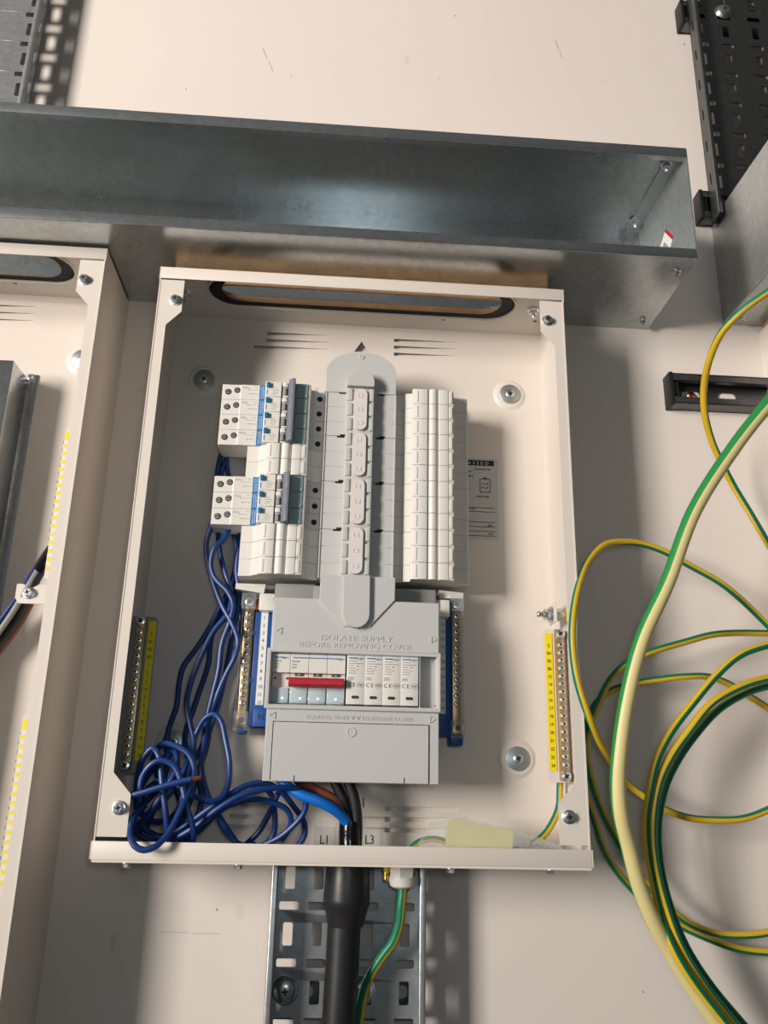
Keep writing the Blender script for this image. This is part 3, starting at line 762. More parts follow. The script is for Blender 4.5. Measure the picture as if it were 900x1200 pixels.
part('brand_lettering', text_mesh([('hager', x0+MP-.0015, .1852, .0863, .0024, 'RIGHT', 1.1), ('hager', x0+4*MP-.0012, .1852, .0863, .0024, 'RIGHT', 1.1)], 'bluelab', 'x'), 'bluelab', t)
part('rating_print', text_mesh([('KM100', x0+.0018, .1818, .0863, .0017, 'LEFT'), ('100A', x0+.0018, .1788, .0863, .0017, 'LEFT'), ('400V', x0+.0018, .1758, .0863, .0017, 'LEFT'),
     ('SBN390', x0+MP+.0012, .1818, .0863, .0017, 'LEFT'), ('100A', x0+MP+.0012, .1788, .0863, .0017, 'LEFT'), ('400V', x0+MP+.0012, .1758, .0863, .0017, 'LEFT')], 'inkg', 'x'), 'inkg', t)
mb = MB()
for k in range(4):
    a = x0+k*MP
    for u in (.0035, .0152): mb.bx(a+u-.0009, a+u+.0009, .1655, .1675, .0805, .0812)
part('lock_hole', mb, 'dark', t)
for k in range(1, 4):
    a = x0+k*MP; mb = MB(); mb.bx(a+.0045, a+.0125, .1690, .1714, .0808, .0825, .0003); g = part('green_indicator', mb, 'green', t, 'small green OFF indicator')
    part('off_lettering', text_mesh([('OFF', a+.0085, .1694, .0826, .0014, 'CENTER')], 'label', 'x'), 'label', g)
mb = MB(); mb.plate([(.080, .1585), (.0935, .1580), (.0955, .1592), (.0955, .1650), (.0930, .1664), (.080, .1664)], [], x0+MP-.001, x0+4*MP-.0012, 'side'); part('red_handle', mb, 'red', t, 'wide red switch handle', bevel=.0006)
for k in range(4):
    a = x0+k*MP; mb = MB(); mb.bx(a+.0003, a+MP-.0007, .1420, .1572, .0805, .0832, .0008); lw = part('label_window', mb, 'clearlab', t, 'clear label window')
    mb = MB(); mb.bx(a+.0010, a+MP-.0014, .1422, .1440, .0830, .0838, .0003); part('window_lip', mb, 'teal', lw)
sx = -.0046
def surge(label):
    t = thing('surge_arrester', label, 'surge arrester', V(sx+MP/2, .1415, .04), 'surge arresters in the cover window')
    mb = MB(); mb.bx(sx+.0001, sx+MP-.0003, .1425, .1910, .04, .0878, .0005); part('body', mb, 'white', t)
    mb = MB(); mb.bx(sx+.0020, sx+.0095, .1868, .1880, .0877, .0880); part('blue_line', mb, 'bluelab', t)
    part('brand_lettering', text_mesh([('hager', sx+MP-.0010, .1862, .0879, .0024, 'RIGHT', 1.05)], 'bluelab', 'x'), 'bluelab', t)
    mb = MB()
    for k, (a, b) in enumerate(((.002, .0105), (.002, .016), (.002, .0075), (.002, .0085), (.002, .0095), (.002, .009))):
        zz = .1845-k*.0024
        u = a
        while u < b: mb.bx(sx+u, sx+min(u+.0014, b), zz-.0004, zz+.0004, .0877, .0879); u += .0019
    for a, b, c, e in ((.0095, .0118, .1790, .1800), (.0095, .0118, .1758, .1765)): mb.bx(sx+a, sx+b, c, e, .0877, .0879)
    for a, b, c, e in ((.0015, .0072, .1662, .1666), (.0015, .0072, .1687, .1691), (.0015, .0019, .1662, .1691), (.0068, .0072, .1662, .1691), (.003, .0058, .1672, .1681)): mb.bx(sx+a, sx+b, c, e, .0877, .0879)
    part('small_print', mb, 'inkg', t)
    part('approval_mark', text_mesh([('C', sx+.0015, .1594, .0879, .0040, 'LEFT', .9), ('E', sx+.0064, .1594, .0879, .0040, 'LEFT', .9), ('NF', sx+.0139, .1602, .0879, .0022, 'CENTER', 1.2)], 'ink', 'x'), 'ink', t)
    mb = MB(); cx_, cz_ = sx+.0139, .1613
    el = lambda a, b: [(cx_+a*math.cos(2*PI*k/20), cz_+b*math.sin(2*PI*k/20)) for k in range(20)]
    mb.plate(el(.0036, .0026), [el(.0034, .0024)], .0877, .0880); part('approval_ring', mb, 'ink', t)
    mb = MB(); mb.plate(rrect(sx+.0055, sx+.0126, .1480, .1508, .0013, 4), [], .0870, .0882); ins = part('indicator', mb, 'dark', t)
    mb = MB(); mb.plate(rrect(sx+.0066, sx+.0115, .1484, .1500, .0007, 3), [], .0878, .0884); part('green_flag', mb, 'green', ins)
    return t
s0 = surge('white surge arrester, leftmost of four, next to the red handle')
for k, l in enumerate(('white surge arrester, second of four from the red handle', 'white surge arrester, third of four from the red handle', 'white surge arrester, rightmost of four, beside the empty recess')):
    copy_tree(s0, (MP*(k+1)-.0004*(k+1), 0, 0), l)

# ---- neutral bars
def neutral(side):
    L = side < 0
    if L: xb, xn, zt, zb, nums = -.1085, -.0905, .2575, .1175, range(1, 13)
    else: xb, xn, zt, zb, nums = .1115, .0980, .2625, .1150, range(13, 25)
    t = thing('neutral_bar', 'clear-covered neutral bar left of the grey cover, numbered one to twelve' if L else 'clear-covered neutral bar right of the grey cover, its numbers half hidden', 'neutral bar', V(xb, zb, .02))
    mb = MB()
    if L:
        mb.bx(-.1010, -.0775, .1215, .2380, .018, .046, .001); mb.bx(-.0965, -.0772, .1215, .1395, .03, .0483, .0008)
        mb.bx(-.1130, -.1035, zb-.002, zt-.004, .018, .03, .001)
        for zz in (.2135, .165): mb.bx(-.1022, -.0995, zz, zz+.005, .03, .0462)
    else:
        mb.bx(.0880, .1055, .1170, .2380, .018, .044, .001); mb.bx(.1040, .1180, .1075, .1200, .018, .045, .003)
        mb.bx(.1065, .1165, zb-.002, zt-.004, .018, .03, .001)
    part('blue_base', mb, 'bluep', t)
    mb = MB()
    if L: mb.plate([(-.0953, .1430), (-.0875, .1430), (-.0878, .2388), (-.0950, .2388)], [], .046, .0466)
    else: mb.plate(rect(.0895, .0995, .1395, .2400), [], .044, .0446)
    st = part('number_strip', mb, 'label', t)
    step = .0079
    z_ = .2325
    lt = [(str(nn), -.0915 if L else .0985, z_-step*k-.0018, .0467 if L else .0447, .0036, 'CENTER' if L else 'RIGHT', .9) for k, nn in enumerate(nums)]
    part('numbers', text_mesh(lt, 'ink', 'x'), 'ink', st)
    if L: part('neutral_letter', text_mesh([('N', -.0885, .1285, .0485, .0062, 'CENTER')], 'ink', 'x'), 'ink', t)
    mb = MB(); mb.bx(xb-.0043, xb+.0043, zb+.0035, zt-.0045, .03, .0425, .0006)
    bar = part('brass_bar', mb, 'brass', t)
    n = 13
    ztop = zt-.0085
    put('clamp_screw', SM['big'], bar, V(xb, ztop, .0425))
    for k in range(12): put('terminal_screw', SM['term'] if k % 2 else SM['term2'], bar, V(xb, ztop-.0122-.00835*k, .0425))
    mb = MB(); zz = zb+.0105; mb.bx(xb-.0045, xb+.0045, zz-.006, zz+.006, .042, .0455, .0005); mb.cur = 1; mb.lathe(V(xb+.0008, zz, .0455), (0, -1, 0), [(.0030, 0), (.0030, .0002)], 16)
    part('end_clamp', mb, ['brass', 'dark'], bar)
    if L:
        mb = MB(); mb.bx(xb+.004, xb+.0125, ztop-.006, ztop+.005, .032, .036, .0004); part('copper_link', mb, 'copper', bar, 'copper link strip')
    # clear cover: side walls, front lip rails, end hoods
    mb = MB(); e = .0062
    mb.bx(xb-e, xb-e+.0008, zb, zt, .03, .0515); mb.bx(xb+e-.0008, xb+e, zb, zt, .03, .0515)
    for za, zc_ in ((zt-.0165, zt), (zb, zb+.0185)):
        mb.bx(xb-e-.0012, xb+e+.0012, za, zc_, .0488, .0505, .0006); mb.bx(xb-e-.0012, xb+e+.0012, zc_-.0008, zc_, .03, .0505); mb.bx(xb-e-.0012, xb+e+.0012, za, za+.0008, .044, .0505)
    k = 0; z_ = zt-.0165
    while z_ > zb+.0185: mb.bx(xb-e, xb+e, z_-.0004, z_, .0455, .0512); z_ -= .00835
    part('clear_cover', mb, 'clear', t, 'clear plastic cover')
neutral(-1); neutral(1)

# ---- earth bars on the side walls
def earth_bar(label, s_, parent_enc_x, z_top, z_bot, d, nums, xs=None, n=16, tabs=False):
    """s_=-1: on a left wall, s_=+1: on a right wall. xs: x of the screw line"""
    t = thing('earth_bar', label, 'earth bar', V(xs, z_bot, d-.02))
    wall = parent_enc_x
    mb = MB(); lab_in = -s_           # label lies towards the middle of the box
    a, b = sorted((wall, xs+lab_in*.0150))
    zt, zb = z_top+.006, z_bot-.006
    ix = xs+lab_in*.0150
    mb.plate([(wall, zb), (ix-lab_in*.003, zb), (ix, zb+.003), (ix, zt-.003), (ix-lab_in*.003, zt), (wall, zt)], [], d-.009, d-.0072)
    part('bracket', mb, 'cream' if s_ > 0 else 'greyd', t)
    mb = MB(); mb.bx(xs-.0045, xs+.0045, zb+.002, zt-.001, d-.0072, d, .0005)
    bar = part('brass_bar', mb, 'brass', t)
    mb = MB(); la, lb_ = sorted((xs+lab_in*.0068, xs+lab_in*.0142))
    mb.bx(la, lb_, zb+.011, zt-.0045, d-.0073, d-.0062); st = part('yellow_label', mb, 'yellow', t, 'yellow numbered label strip')
    put('clamp_screw', SM['big'], bar, V(xs, z_top, d)); put('clamp_screw', SM['big'], bar, V(xs, z_bot, d))
    step = (z_top-z_bot-.0215)/(n-1); za = z_top-.0112
    for k in range(n): put('terminal_screw', SM['term'] if k % 2 else SM['term2'], bar, V(xs+.0002, za-step*k, d))
    lt = [(c, (la+lb_)/2-(.0045 if tabs else 0), za-step*k-.0018, d-.0060, .0034, 'CENTER', .85) for k, c in enumerate(nums)]
    if tabs:
        for k in range(n): mb = MB(); zz = za-step*k; mb.bx(la-.0004, lb_, zz-.0024, zz+.0022, d-.0063, d-.0058); part('white_tab', mb, 'label', st)
    if nums: part('numbers', text_mesh(lt, 'ink', 'x'), 'ink', st)
    return t
earth_bar('earth bar with yellow label inside the left wall of the middle enclosure', -1, BX0+.0013, .2205, .0808, .07, ['E', 'B1', 'B2', 'B3']+[str(k) for k in range(1, 13)], xs=-.2130, n=15+1-0)
eb = earth_bar('earth bar with yellow label inside the right wall of the middle enclosure', 1, BX1-.0013, .2215, .0803, .07, ['E', 'B4', 'B5', 'B6']+[str(k) for k in range(13, 25)], xs=.2155, n=16)
# stud and nuts over the right bar
mb = MB(); zz = .2415
mb.bx(.2085, .2097, .232, .2525, .056, .084, .0003); part('stud_tab', mb, 'cream', eb)
mb = MB(); ax = (1, 0, 0)
mb.lathe(V(.1925, zz, .07), ax, [(.0024, 0), (.0030, .0008), (.0030, .03)], 18); mb.cone(V(.1995, zz, .07), V(.2045, zz, .07), .0058, .0058, 6); mb.lathe(V(.2045, zz, .07), ax, [(.0075, 0), (.0075, .0012), (.006, .0013), (.006, .0026), (.0085, .0027), (.0085, .0040)], 24)
mb.cone(V(.2100, zz, .07), V(.2165, zz, .07), .0066, .0066, 6); mb.lathe(V(.2165, zz, .07), ax, [(.0058, 0), (.005, .0008)], 20)
part('earth_stud', mb, 'zinc', eb)
mb = MB(); mb.bx(.2222, .2226, .234, .249, .074, .086); part('yellow_tag', mb, 'yellow', eb)
earth_bar('upper earth bar inside the left-hand enclosure, seen almost edge on', 1, NX1-.0013, .4150, .2620, .092, [str(k) for k in range(1, 17)], xs=-.2950, n=16, tabs=True)
earth_bar('lower earth bar inside the left-hand enclosure, seen almost edge on', 1, NX1-.0013, .1190, -.0285, .092, [str(k) for k in range(1, 17)], xs=-.2950, n=16, tabs=True)
# galvanised inner cover in the left enclosure with its fixing tabs
t = thing('metal_cover', 'grey galvanised cover box inside the left-hand enclosure', 'metal cover', V(-.5, -.2, .008))
mb = MB(); mb.bx(-.66, -.3865, -.2, .5105, .0085, .058, .0015); part('box', mb, 'galv', t)
mb = MB(); mb.bx(-.3880, -.3755, -.19, .5175, .0082, .0098, .0004); mb.bx(-.3885, -.3868, -.19, .5105, .0098, .03); part('edge_flange', mb, 'galv', t)
p = at(38, 443, .0098); put('screw', SM['hexs'], t, V(p.x-.001, p.z, .0098))
# bent bracket with a bolt and the cable behind it
t = thing('fixing_bracket', 'small cream bracket with a bolt inside the left-hand enclosure', 'bracket', V(-.33, .246, .05))
p0, p1 = at(20, 684, .05), at(55, 708, .05)
mb = MB(); zb_, zt_ = p1.z, p0.z; xa, xb = p0.x, p1.x+.002
mb.plate([(xa, zb_+.006), (xa+.004, zb_), (xb, zb_), (xb, zt_), (xa, zt_)], [], .0485, .0500); mb.bx(xb-.0012, xb, zb_, zt_, .0085, .0485)
part('plate', mb, 'cream', t); p = at(34, 695, .05); put('bolt', SM['hex'], t, V(p.x, p.z, .05))
# ------------------------------------------------------------------ blue leads
def path(pts): return [at(*p) for p in pts]
BG = 'blue neutral leads in the middle enclosure'
def blue(label, pts, r=.0029):
    mb = MB(); mb.tube(path(pts), r, 10, 6)
    return solo('blue_cable', mb, 'bwire', label, 'cable', BG)
blue('blue lead bowing out furthest left under the lower breakers',
     [(252, 604, .045), (247, 618, .048), (242, 636, .046), (243, 655, .044), (250, 683, .042), (261, 711, .046), (272, 731, .05), (279, 752, .054), (275, 770, .05), (266, 788, .046), (257, 808, .042), (249, 830, .04), (243, 850, .04), (239, 878, .045), (236, 902, .052), (242, 927, .055), (255, 957, .05), (266, 976, .045), (282, 990, .042), (300, 990, .042)])
blue('blue lead curving left under the lower breakers, second from the left',
     [(272, 606, .042), (264, 630, .05), (252, 641, .052), (247, 661, .05), (251, 676, .05), (267, 694, .052), (273, 708, .052), (270, 726, .048), (260, 754, .046), (256, 786, .044), (248, 819, .042), (242, 845, .042), (239, 872, .05), (236, 900, .06), (244, 933, .062), (262, 965, .055), (276, 986, .05)])
blue('blue lead bending left above the round washer and coming back to the tangle',
     [(256, 604, .034), (256, 630, .034), (258, 648, .036), (264, 672, .04), (271, 695, .042), (268, 717, .046), (250, 740, .046), (237, 766, .046), (224, 799, .046), (219, 823, .048), (223, 849, .05), (227, 866, .054), (226, 885, .06), (222, 908, .066), (213, 938, .07), (203, 965, .065), (196, 984, .06)])
blue('dark blue lead furthest left, dropping straight down onto the round washer',
     [(262, 524, .036), (256, 545, .022), (254, 572, .018), (262, 604, .0175), (276, 632, .024), (276, 665, .03), (268, 692, .032), (257, 713, .032), (246, 735, .032), (230, 760, .032), (215, 781, .03), (210, 801, .03), (207, 827, .03), (198, 854, .028), (195, 874, .028), (197, 892, .036), (191, 920, .05), (194, 952, .055), (199, 983, .05)])
blue('blue lead half hidden behind its neighbour, running down to the left of the loop',
     [(272, 524, .036), (262, 545, .021), (258, 572, .0175), (270, 604, .0175), (287, 640, .022), (281, 665, .026), (274, 690, .026), (262, 715, .027), (248, 746, .028), (244, 779, .029), (233, 812, .03), (225, 836, .03), (218, 856, .03), (217, 876, .034), (221, 895, .042), (210, 914, .048), (188, 940, .05), (170, 958, .05), (163, 975, .045)])
blue('blue lead tight against the clear neutral bar cover on its left side',
     [(266, 524, .036), (266, 545, .02), (272, 575, .0175), (284, 610, .0175), (290, 650, .022), (283, 680, .022), (278, 700, .024), (283, 726, .026), (281, 750, .025), (270, 775, .025), (262, 800, .026), (255, 824, .027), (245, 850, .028), (238, 872, .03), (228, 890, .036), (214, 908, .042), (186, 925, .046), (168, 942, .045)])
blue('blue lead at the back of the bundle left of the neutral bar',
     [(280, 604, .04), (282, 630, .034), (277, 665, .034), (280, 700, .036), (274, 735, .036), (268, 770, .036), (262, 800, .036), (254, 832, .036), (246, 855, .04), (241, 880, .045), (232, 905, .05), (222, 940, .05), (212, 965, .05), (205, 990, .045)])
blue('blue lead making a tall upside-down loop above the tangle',
     [(180, 950, .07), (200, 928, .068), (218, 898, .062), (224, 874, .054), (231, 857, .052), (240, 842, .056), (251, 837, .06), (259, 845, .064), (264, 866, .068), (269, 896, .072), (266, 924, .08), (258, 936, .084), (248, 939, .088), (237, 937, .09), (222, 929, .092), (205, 918, .088), (185, 915, .08)])
o = blue('blue lead with a bare copper end sticking out to the right across the tangle',
         [(150, 972, .09), (143, 950, .097), (150, 935, .1035), (170, 928, .107), (191, 921.5, .109), (208, 917, .110), (225, 913, .111)])
mb = MB()
for k in range(5):
    a = 2*PI*k/5; v0 = at(224, 913.2, .111)+Vector((0, math.cos(a), math.sin(a)))*.0010; v1 = at(234.5, 911.5, .112)+Vector((0, math.cos(a), math.sin(a)))*.0014
    mb.tube([v0, (v0+v1)/2, v1], .0008, 6, 2)
part('copper_strands', mb, 'copper', o, 'bare copper end')
blue('blue lead rising at the left of the tangle and dropping straight behind the rim',
     [(160, 945, .075), (161, 915, .08), (168, 888, .085), (179, 877, .088), (186, 886, .09), (190, 920, .094), (194, 952, .094), (196, 975, .09), (198, 996, .085)])
blue('blue lead arching over the middle of the tangle, ending at the rim',
     [(163, 940, .095), (166, 912, .097), (176, 897, .1), (188, 891, .101), (203, 897, .102), (212, 915, .103), (219, 947, .104), (226, 970, .102), (226, 984, .098), (222, 995, .09)])
blue('blue lead in a round loop that hangs out over the bottom rim',
     [(186, 912, .055), (180, 888, .062), (190, 872, .07), (206, 874, .079), (222, 885, .086), (228, 905, .092), (222, 925, .1), (213, 946, .108), (201, 970, .115), (190, 985, .12), (180, 993, .1235), (168, 996, .1245), (158, 991, .1235), (153, 980, .119), (154, 967, .11), (159, 954, .1), (170, 944, .09)])
blue('blue lead in the long flat loop below the cover, reaching furthest right',
     [(160, 962, .06), (175, 975, .06), (190, 980, .065), (209, 973, .07), (242, 950, .075), (268, 932, .076), (293, 919, .072), (312, 918, .066), (329, 927, .06), (344, 945, .056), (356, 963, .052), (357, 978, .05), (349, 992, .046)])
blue('blue lead rising to the cover bottom and turning back under the bright blue core',
     [(200, 986, .08), (227, 970, .086), (255, 948, .09), (283, 932, .09), (310, 925, .086), (334, 923, .08), (351, 926, .074), (358, 938, .07), (357, 950, .068), (349, 962, .065), (329, 980, .06), (306, 992, .055)])
blue('blue lead in the lower strand of the flat loop below the cover',
     [(205, 990, .07), (229, 977, .076), (262, 947, .08), (293, 937, .076), (319, 940, .07), (337, 950, .066), (341, 965, .062), (330, 985, .056)])
blue('blue lead crossing the flat loop vertically behind its strands',
     [(296, 925, .04), (310, 924, .042), (318, 932, .042), (322, 952, .04), (321, 976, .036), (312, 990, .034)])
blue('blue lead slanting down to the left inside the flat loop',
     [(326, 930, .05), (316, 952, .042), (303, 975, .036), (288, 990, .034)])
blue('blue lead crossing the tangle from its lower left up to the middle',
     [(158, 975, .08), (172, 957, .085), (186, 937, .09), (198, 918, .092), (207, 900, .088), (205, 882, .078), (190, 890, .066), (176, 905, .06), (164, 925, .055), (160, 948, .05)])
blue('dark blue lead coiled deep inside the tangle at the left',
     [(158, 930, .06), (168, 905, .06), (185, 893, .06), (205, 898, .06), (216, 915, .06), (214, 940, .06), (198, 960, .055), (178, 962, .05), (164, 948, .045), (172, 925, .04), (192, 915, .036), (208, 930, .034), (212, 958, .034), (206, 984, .034)])
blue('dark blue lead running along the bottom of the tangle',
     [(150, 962, .06), (162, 978, .055), (180, 986, .05), (205, 984, .045), (228, 962, .045), (236, 940, .045), (232, 915, .045), (216, 905, .045), (196, 925, .04), (180, 950, .035), (170, 975, .032)])

# ------------------------------------------------------------------ supply cable
t = thing('supply_cable', 'thick black supply cable entering the middle enclosure through its bottom', 'cable', at(408, 1025, .05), None)
mb = MB(); xb, zb = .0033, -.0022
mb.lathe(V(xb+.0006, zb+.001, .053), (-.01, 0, -1), [(.0200, 0), (.0206, .002), (.0214, .018), (.0222, .034), (.0218, .0395), (.0205, .0412), (.0176, .054), (.0164, .0575)], 36); part('shrink_boot', mb, 'shrink', t, 'flared black heat-shrink boot')
mb = MB(); mb.tube([V(.0022, -.045, .053), V(.0016, -.08, .052), V(.0003, -.13, .051), V(-.002, -.2, .049), V(-.004, -.3, .048)], .0156, 28, 6); part('sheath', mb, 'sheath', t)
mb = MB(); mb.tube([at(410, 1000, .057), at(410, 985, .056), at(410, 972, .056), at(411, 962, .056)], .0106, 20, 5); part('tape_wrap', mb, 'tape', t, 'shiny black tape wrap')
mb = MB(); mb.tube(path([(322, 900, .062), (332, 917, .068), (350, 930, .073), (373, 939, .074), (392, 949, .07), (404, 960, .063), (410, 972, .058)]), .0051, 16, 6); part('blue_core', mb, 'bcore', t, 'bright blue core')
mb = MB(); mb.tube(path([(340, 900, .05), (352, 917, .054), (375, 928, .057), (392, 938, .058), (403, 951, .056), (410, 968, .054)]), .0050, 16, 6); part('brown_core', mb, 'brown', t, 'brown core')
mb = MB(); mb.tube(path([(384, 895, .055), (392, 916, .058), (401, 934, .058), (408, 953, .056), (412, 970, .054)]), .0050, 16, 6); part('black_core', mb, 'black', t, 'black core')
mb = MB(); mb.tube(path([(400, 895, .058), (408, 916, .06), (415, 936, .06), (418, 958, .058), (418, 985, .055), (417, 1000, .054)]), .0054, 16, 6); part('grey_core', mb, 'sheath', t, 'dark grey core')

# gland, brass stud and the earth cable below
gp = at(472, 1020, .052)
t = thing('cable_gland', 'white plastic cable gland under the middle enclosure beside the black cable', 'cable gland', V(gp.x, -.0022, .052))
mb = MB(); mb.cone(V(gp.x, -.0022, .052), V(gp.x, -.0062, .052), .0135, .0135, 6, rot=.25); part('lock_nut', mb, 'nylon', t)
mb = MB(); mb.cone(V(gp.x, -.0062, .052), V(gp.x, -.0175, .052), .0128, .0125, 6, rot=.55); mb.lathe(V(gp.x, -.0150, .052), (0, 0, -1), [(.0132, 0), (.0132, .0045), (.0118, .0085), (.0085, .0105)], 28); part('gland_cap', mb, 'nylon', t)
bp_ = at(453, 1024, .05)
mb = MB(); mb.cone(V(bp_.x, -.0022, .05), V(bp_.x, -.0045, .05), .0062, .0062, 20); mb.cone(V(bp_.x, -.0045, .05), V(bp_.x, -.0115, .05), .0042, .0042, 6); mb.lathe(V(bp_.x-.0004, -.0115, .05), (0, 0, -1), [(.0026, 0), (.0028, .001), (.0025, .002), (.0028, .003), (.0025, .004), (.0028, .005), (.0022, .008)], 16)
solo('brass_stud', mb, 'brassy', 'small brass stud hanging under the middle enclosure beside the white gland', 'brass fitting', base=V(bp_.x, -.0022, .05))
def turn(*kf):
    """stripe centre angle along the cable, from (fraction, degrees) keys"""
    def f(u):
        for (a, va), (b, vb) in zip(kf, kf[1:]):
            if u <= b:
                k = (u-a)/(b-a); k = k*k*(3-2*k); return -(va+(vb-va)*k)
        return -kf[-1][1]
    return f
GP = 'green and yellow earth cables'
def earth(label, pts, r, split, mats=('cgreen', 'cyellow'), seg=16, group=GP):
    mb = MB(); mb.tube(path(pts), r, seg, 7, split=split)
    return solo('earth_cable', mb, list(mats), label, 'earth cable', group)
mb = MB(); mb.tube([V(gp.x, -.012, .052), V(gp.x, -.028, .052)] + path([(470, 1062, .052), (468, 1082, .05), (461, 1103, .047), (448, 1121, .044), (435, 1141, .041), (426, 1163, .038), (420, 1197, .036), (414, 1240, .034), (408, 1330, .034)]), .0047, 16, 7, split=(-130, -22, 0))
solo('earth_cable', mb, ['cgreen', 'cyellow'], 'green earth cable hanging from the white gland down the bottom tray', 'earth cable', GP)
earth('short green and yellow cable from the right earth bar to the enclosure floor', [(657, 905, .05), (656, 925, .048), (655, 945, .048), (647, 965, .05), (636, 980, .052), (618, 992, .054), (600, 997, .055), (575, 998, .055)], .0034, (-180, 20, 0))
earth('thin earth cable curving in from the right edge and crossing the strut rail',
      [(960, 306, .235), (925, 326, .226), (900, 342, .215), (871, 363, .2), (847, 388, .18), (832, 420, .15), (825, 454, .12), (826, 485, .1), (835, 519, .08), (846, 543, .068), (860, 570, .056), (880, 603, .052), (905, 645, .048), (935, 690, .042)], .0038, (-75, 75, turn((0, -100), (.22, -85), (.44, 40), (.6, 80), (.8, 110), (1, 120))))
earth('thick pale yellow and green earth cable sweeping down in front of all the others',
      [(960, 405, .17), (903, 470, .165), (860, 525, .16), (813, 600, .155), (782, 683, .15), (752, 750, .145), (735, 817, .14), (726, 880, .135), (724, 920, .13), (727, 955, .125), (736, 991, .115), (748, 1036, .105), (765, 1078, .095), (784, 1113, .085), (806, 1149, .078), (840, 1198, .072), (885, 1255, .07)], .0073, (-189, 1, -120), ('cgreen2', 'cpale'), 36)
earth('thin earth cable forming the tallest arch, close beside the middle enclosure',
      [(955, 800, .05), (925, 760, .05), (900, 733, .05), (850, 687, .055), (807, 662, .06), (780, 647, .062), (755, 638, .064), (733, 635, .07), (710, 638, .08), (690, 657, .095), (677, 690, .113), (671, 727, .119), (671, 760, .119), (677, 800, .119), (690, 840, .115), (707, 878, .09), (733, 916, .056), (756, 934, .054), (778, 948, .052), (806, 958, .05), (844, 961, .05), (872, 959, .05), (900, 949, .05), (945, 925, .05)], .0036, (-75, 75, turn((0, 60), (.25, 50), (.42, -45), (.56, -50), (.72, 45), (1, 60))))
earth('thin earth cable in the flatter arch just below the tallest one',
      [(960, 744, .04), (900, 742, .045), (840, 743, .05), (800, 753, .055), (757, 766, .06), (733, 778, .06), (713, 800, .058), (700, 828, .056), (690, 853, .055), (687, 878, .054), (690, 900, .052), (697, 927, .05), (708, 955, .048), (726, 990, .046), (750, 1026, .042), (778, 1058, .04), (806, 1081, .036), (839, 1094, .034), (872, 1096, .034), (900, 1093, .034), (950, 1080, .034)], .0036, (-150, 8, 0))
earth('thin earth cable in the lowest arch, passing behind the enclosure side',
      [(950, 875, .04), (900, 830, .04), (873, 813, .042), (853, 801, .044), (830, 793, .044), (800, 793, .044), (773, 796, .042), (747, 800, .04), (713, 811, .036), (695, 830, .032), (684, 862, .028), (682, 900, .024), (686, 930, .024), (695, 955, .026), (711, 1002, .028), (739, 1040, .028), (769, 1067, .026), (794, 1083, .022), (828, 1099, .02), (861, 1111, .02), (900, 1116, .02), (950, 1115, .02)], .0036, (-150, 0, 0))
earth('green earth cable of the right bundle, leftmost of the three',
      [(960, 745, .09), (900, 756, .095), (867, 768, .098), (840, 791, .1), (813, 823, .1), (787, 857, .1), (770, 890, .1), (761, 930, .098), (757, 963, .096), (759, 999, .094), (767, 1041, .092), (776, 1080, .092), (791, 1116, .094), (811, 1149, .094), (852, 1202, .09), (895, 1256, .085)], .0038, (15, 135, 0))
earth('green earth cable of the right bundle, the middle one of three',
      [(960, 788, .085), (900, 795, .09), (867, 805, .094), (833, 825, .096), (807, 857, .096), (787, 885, .096), (773, 915, .095), (766, 950, .094), (765, 986, .093), (770, 1024, .092), (782, 1069, .09), (798, 1110, .088), (824, 1152, .085), (862, 1200, .08), (905, 1250, .075)], .0040, (0, 95, 0))
earth('green earth cable of the right bundle, outermost and darkest of three',
      [(960, 798, .07), (900, 804, .075), (870, 814, .078), (840, 833, .08), (814, 862, .08), (795, 889, .08), (780, 920, .08), (772, 955, .079), (771, 990, .078), (776, 1028, .077), (788, 1072, .076), (805, 1112, .075), (832, 1154, .072), (872, 1202, .07), (915, 1250, .065)], .0040, (40, 80, 0))
# cable bundle behind the bracket in the left enclosure
t = thing('supply_cable', 'black taped cable slanting behind the bracket in the left-hand enclosure', 'cable', at(30, 690, .04), None)
mb = MB(); mb.tube(path([(62, 652, .07), (52, 663, .062), (43, 677, .052), (33, 698, .04), (18, 728, .034), (0, 752, .032), (-25, 785, .03)]), .0052, 14, 6); part('sheath', mb, 'sheath', t)
mb = MB(); mb.tube(path([(63, 645, .074), (56, 655, .068), (48, 667, .061)]), .0078, 16, 5); part('tape_wrap', mb, 'tape', t)
mb = MB(); mb.tube(path([(45, 667, .062), (36, 682, .052), (22, 706, .046), (5, 732, .042), (-20, 765, .04)]), .0030, 10, 6); part('grey_core', mb, 'greyd', t, 'grey core')
mb = MB(); mb.tube(path([(43, 664, .060), (33, 680, .05), (19, 702, .040), (0, 728, .036), (-20, 755, .034)]), .0028, 10, 6); part('blue_core', mb, 'bwire', t, 'dark blue core')
mb = MB(); mb.tube(path([(40, 700, .03), (22, 732, .026), (0, 762, .024), (-25, 795, .022)]), .0034, 10, 6); part('brown_core', mb, 'brown', t, 'brown core')

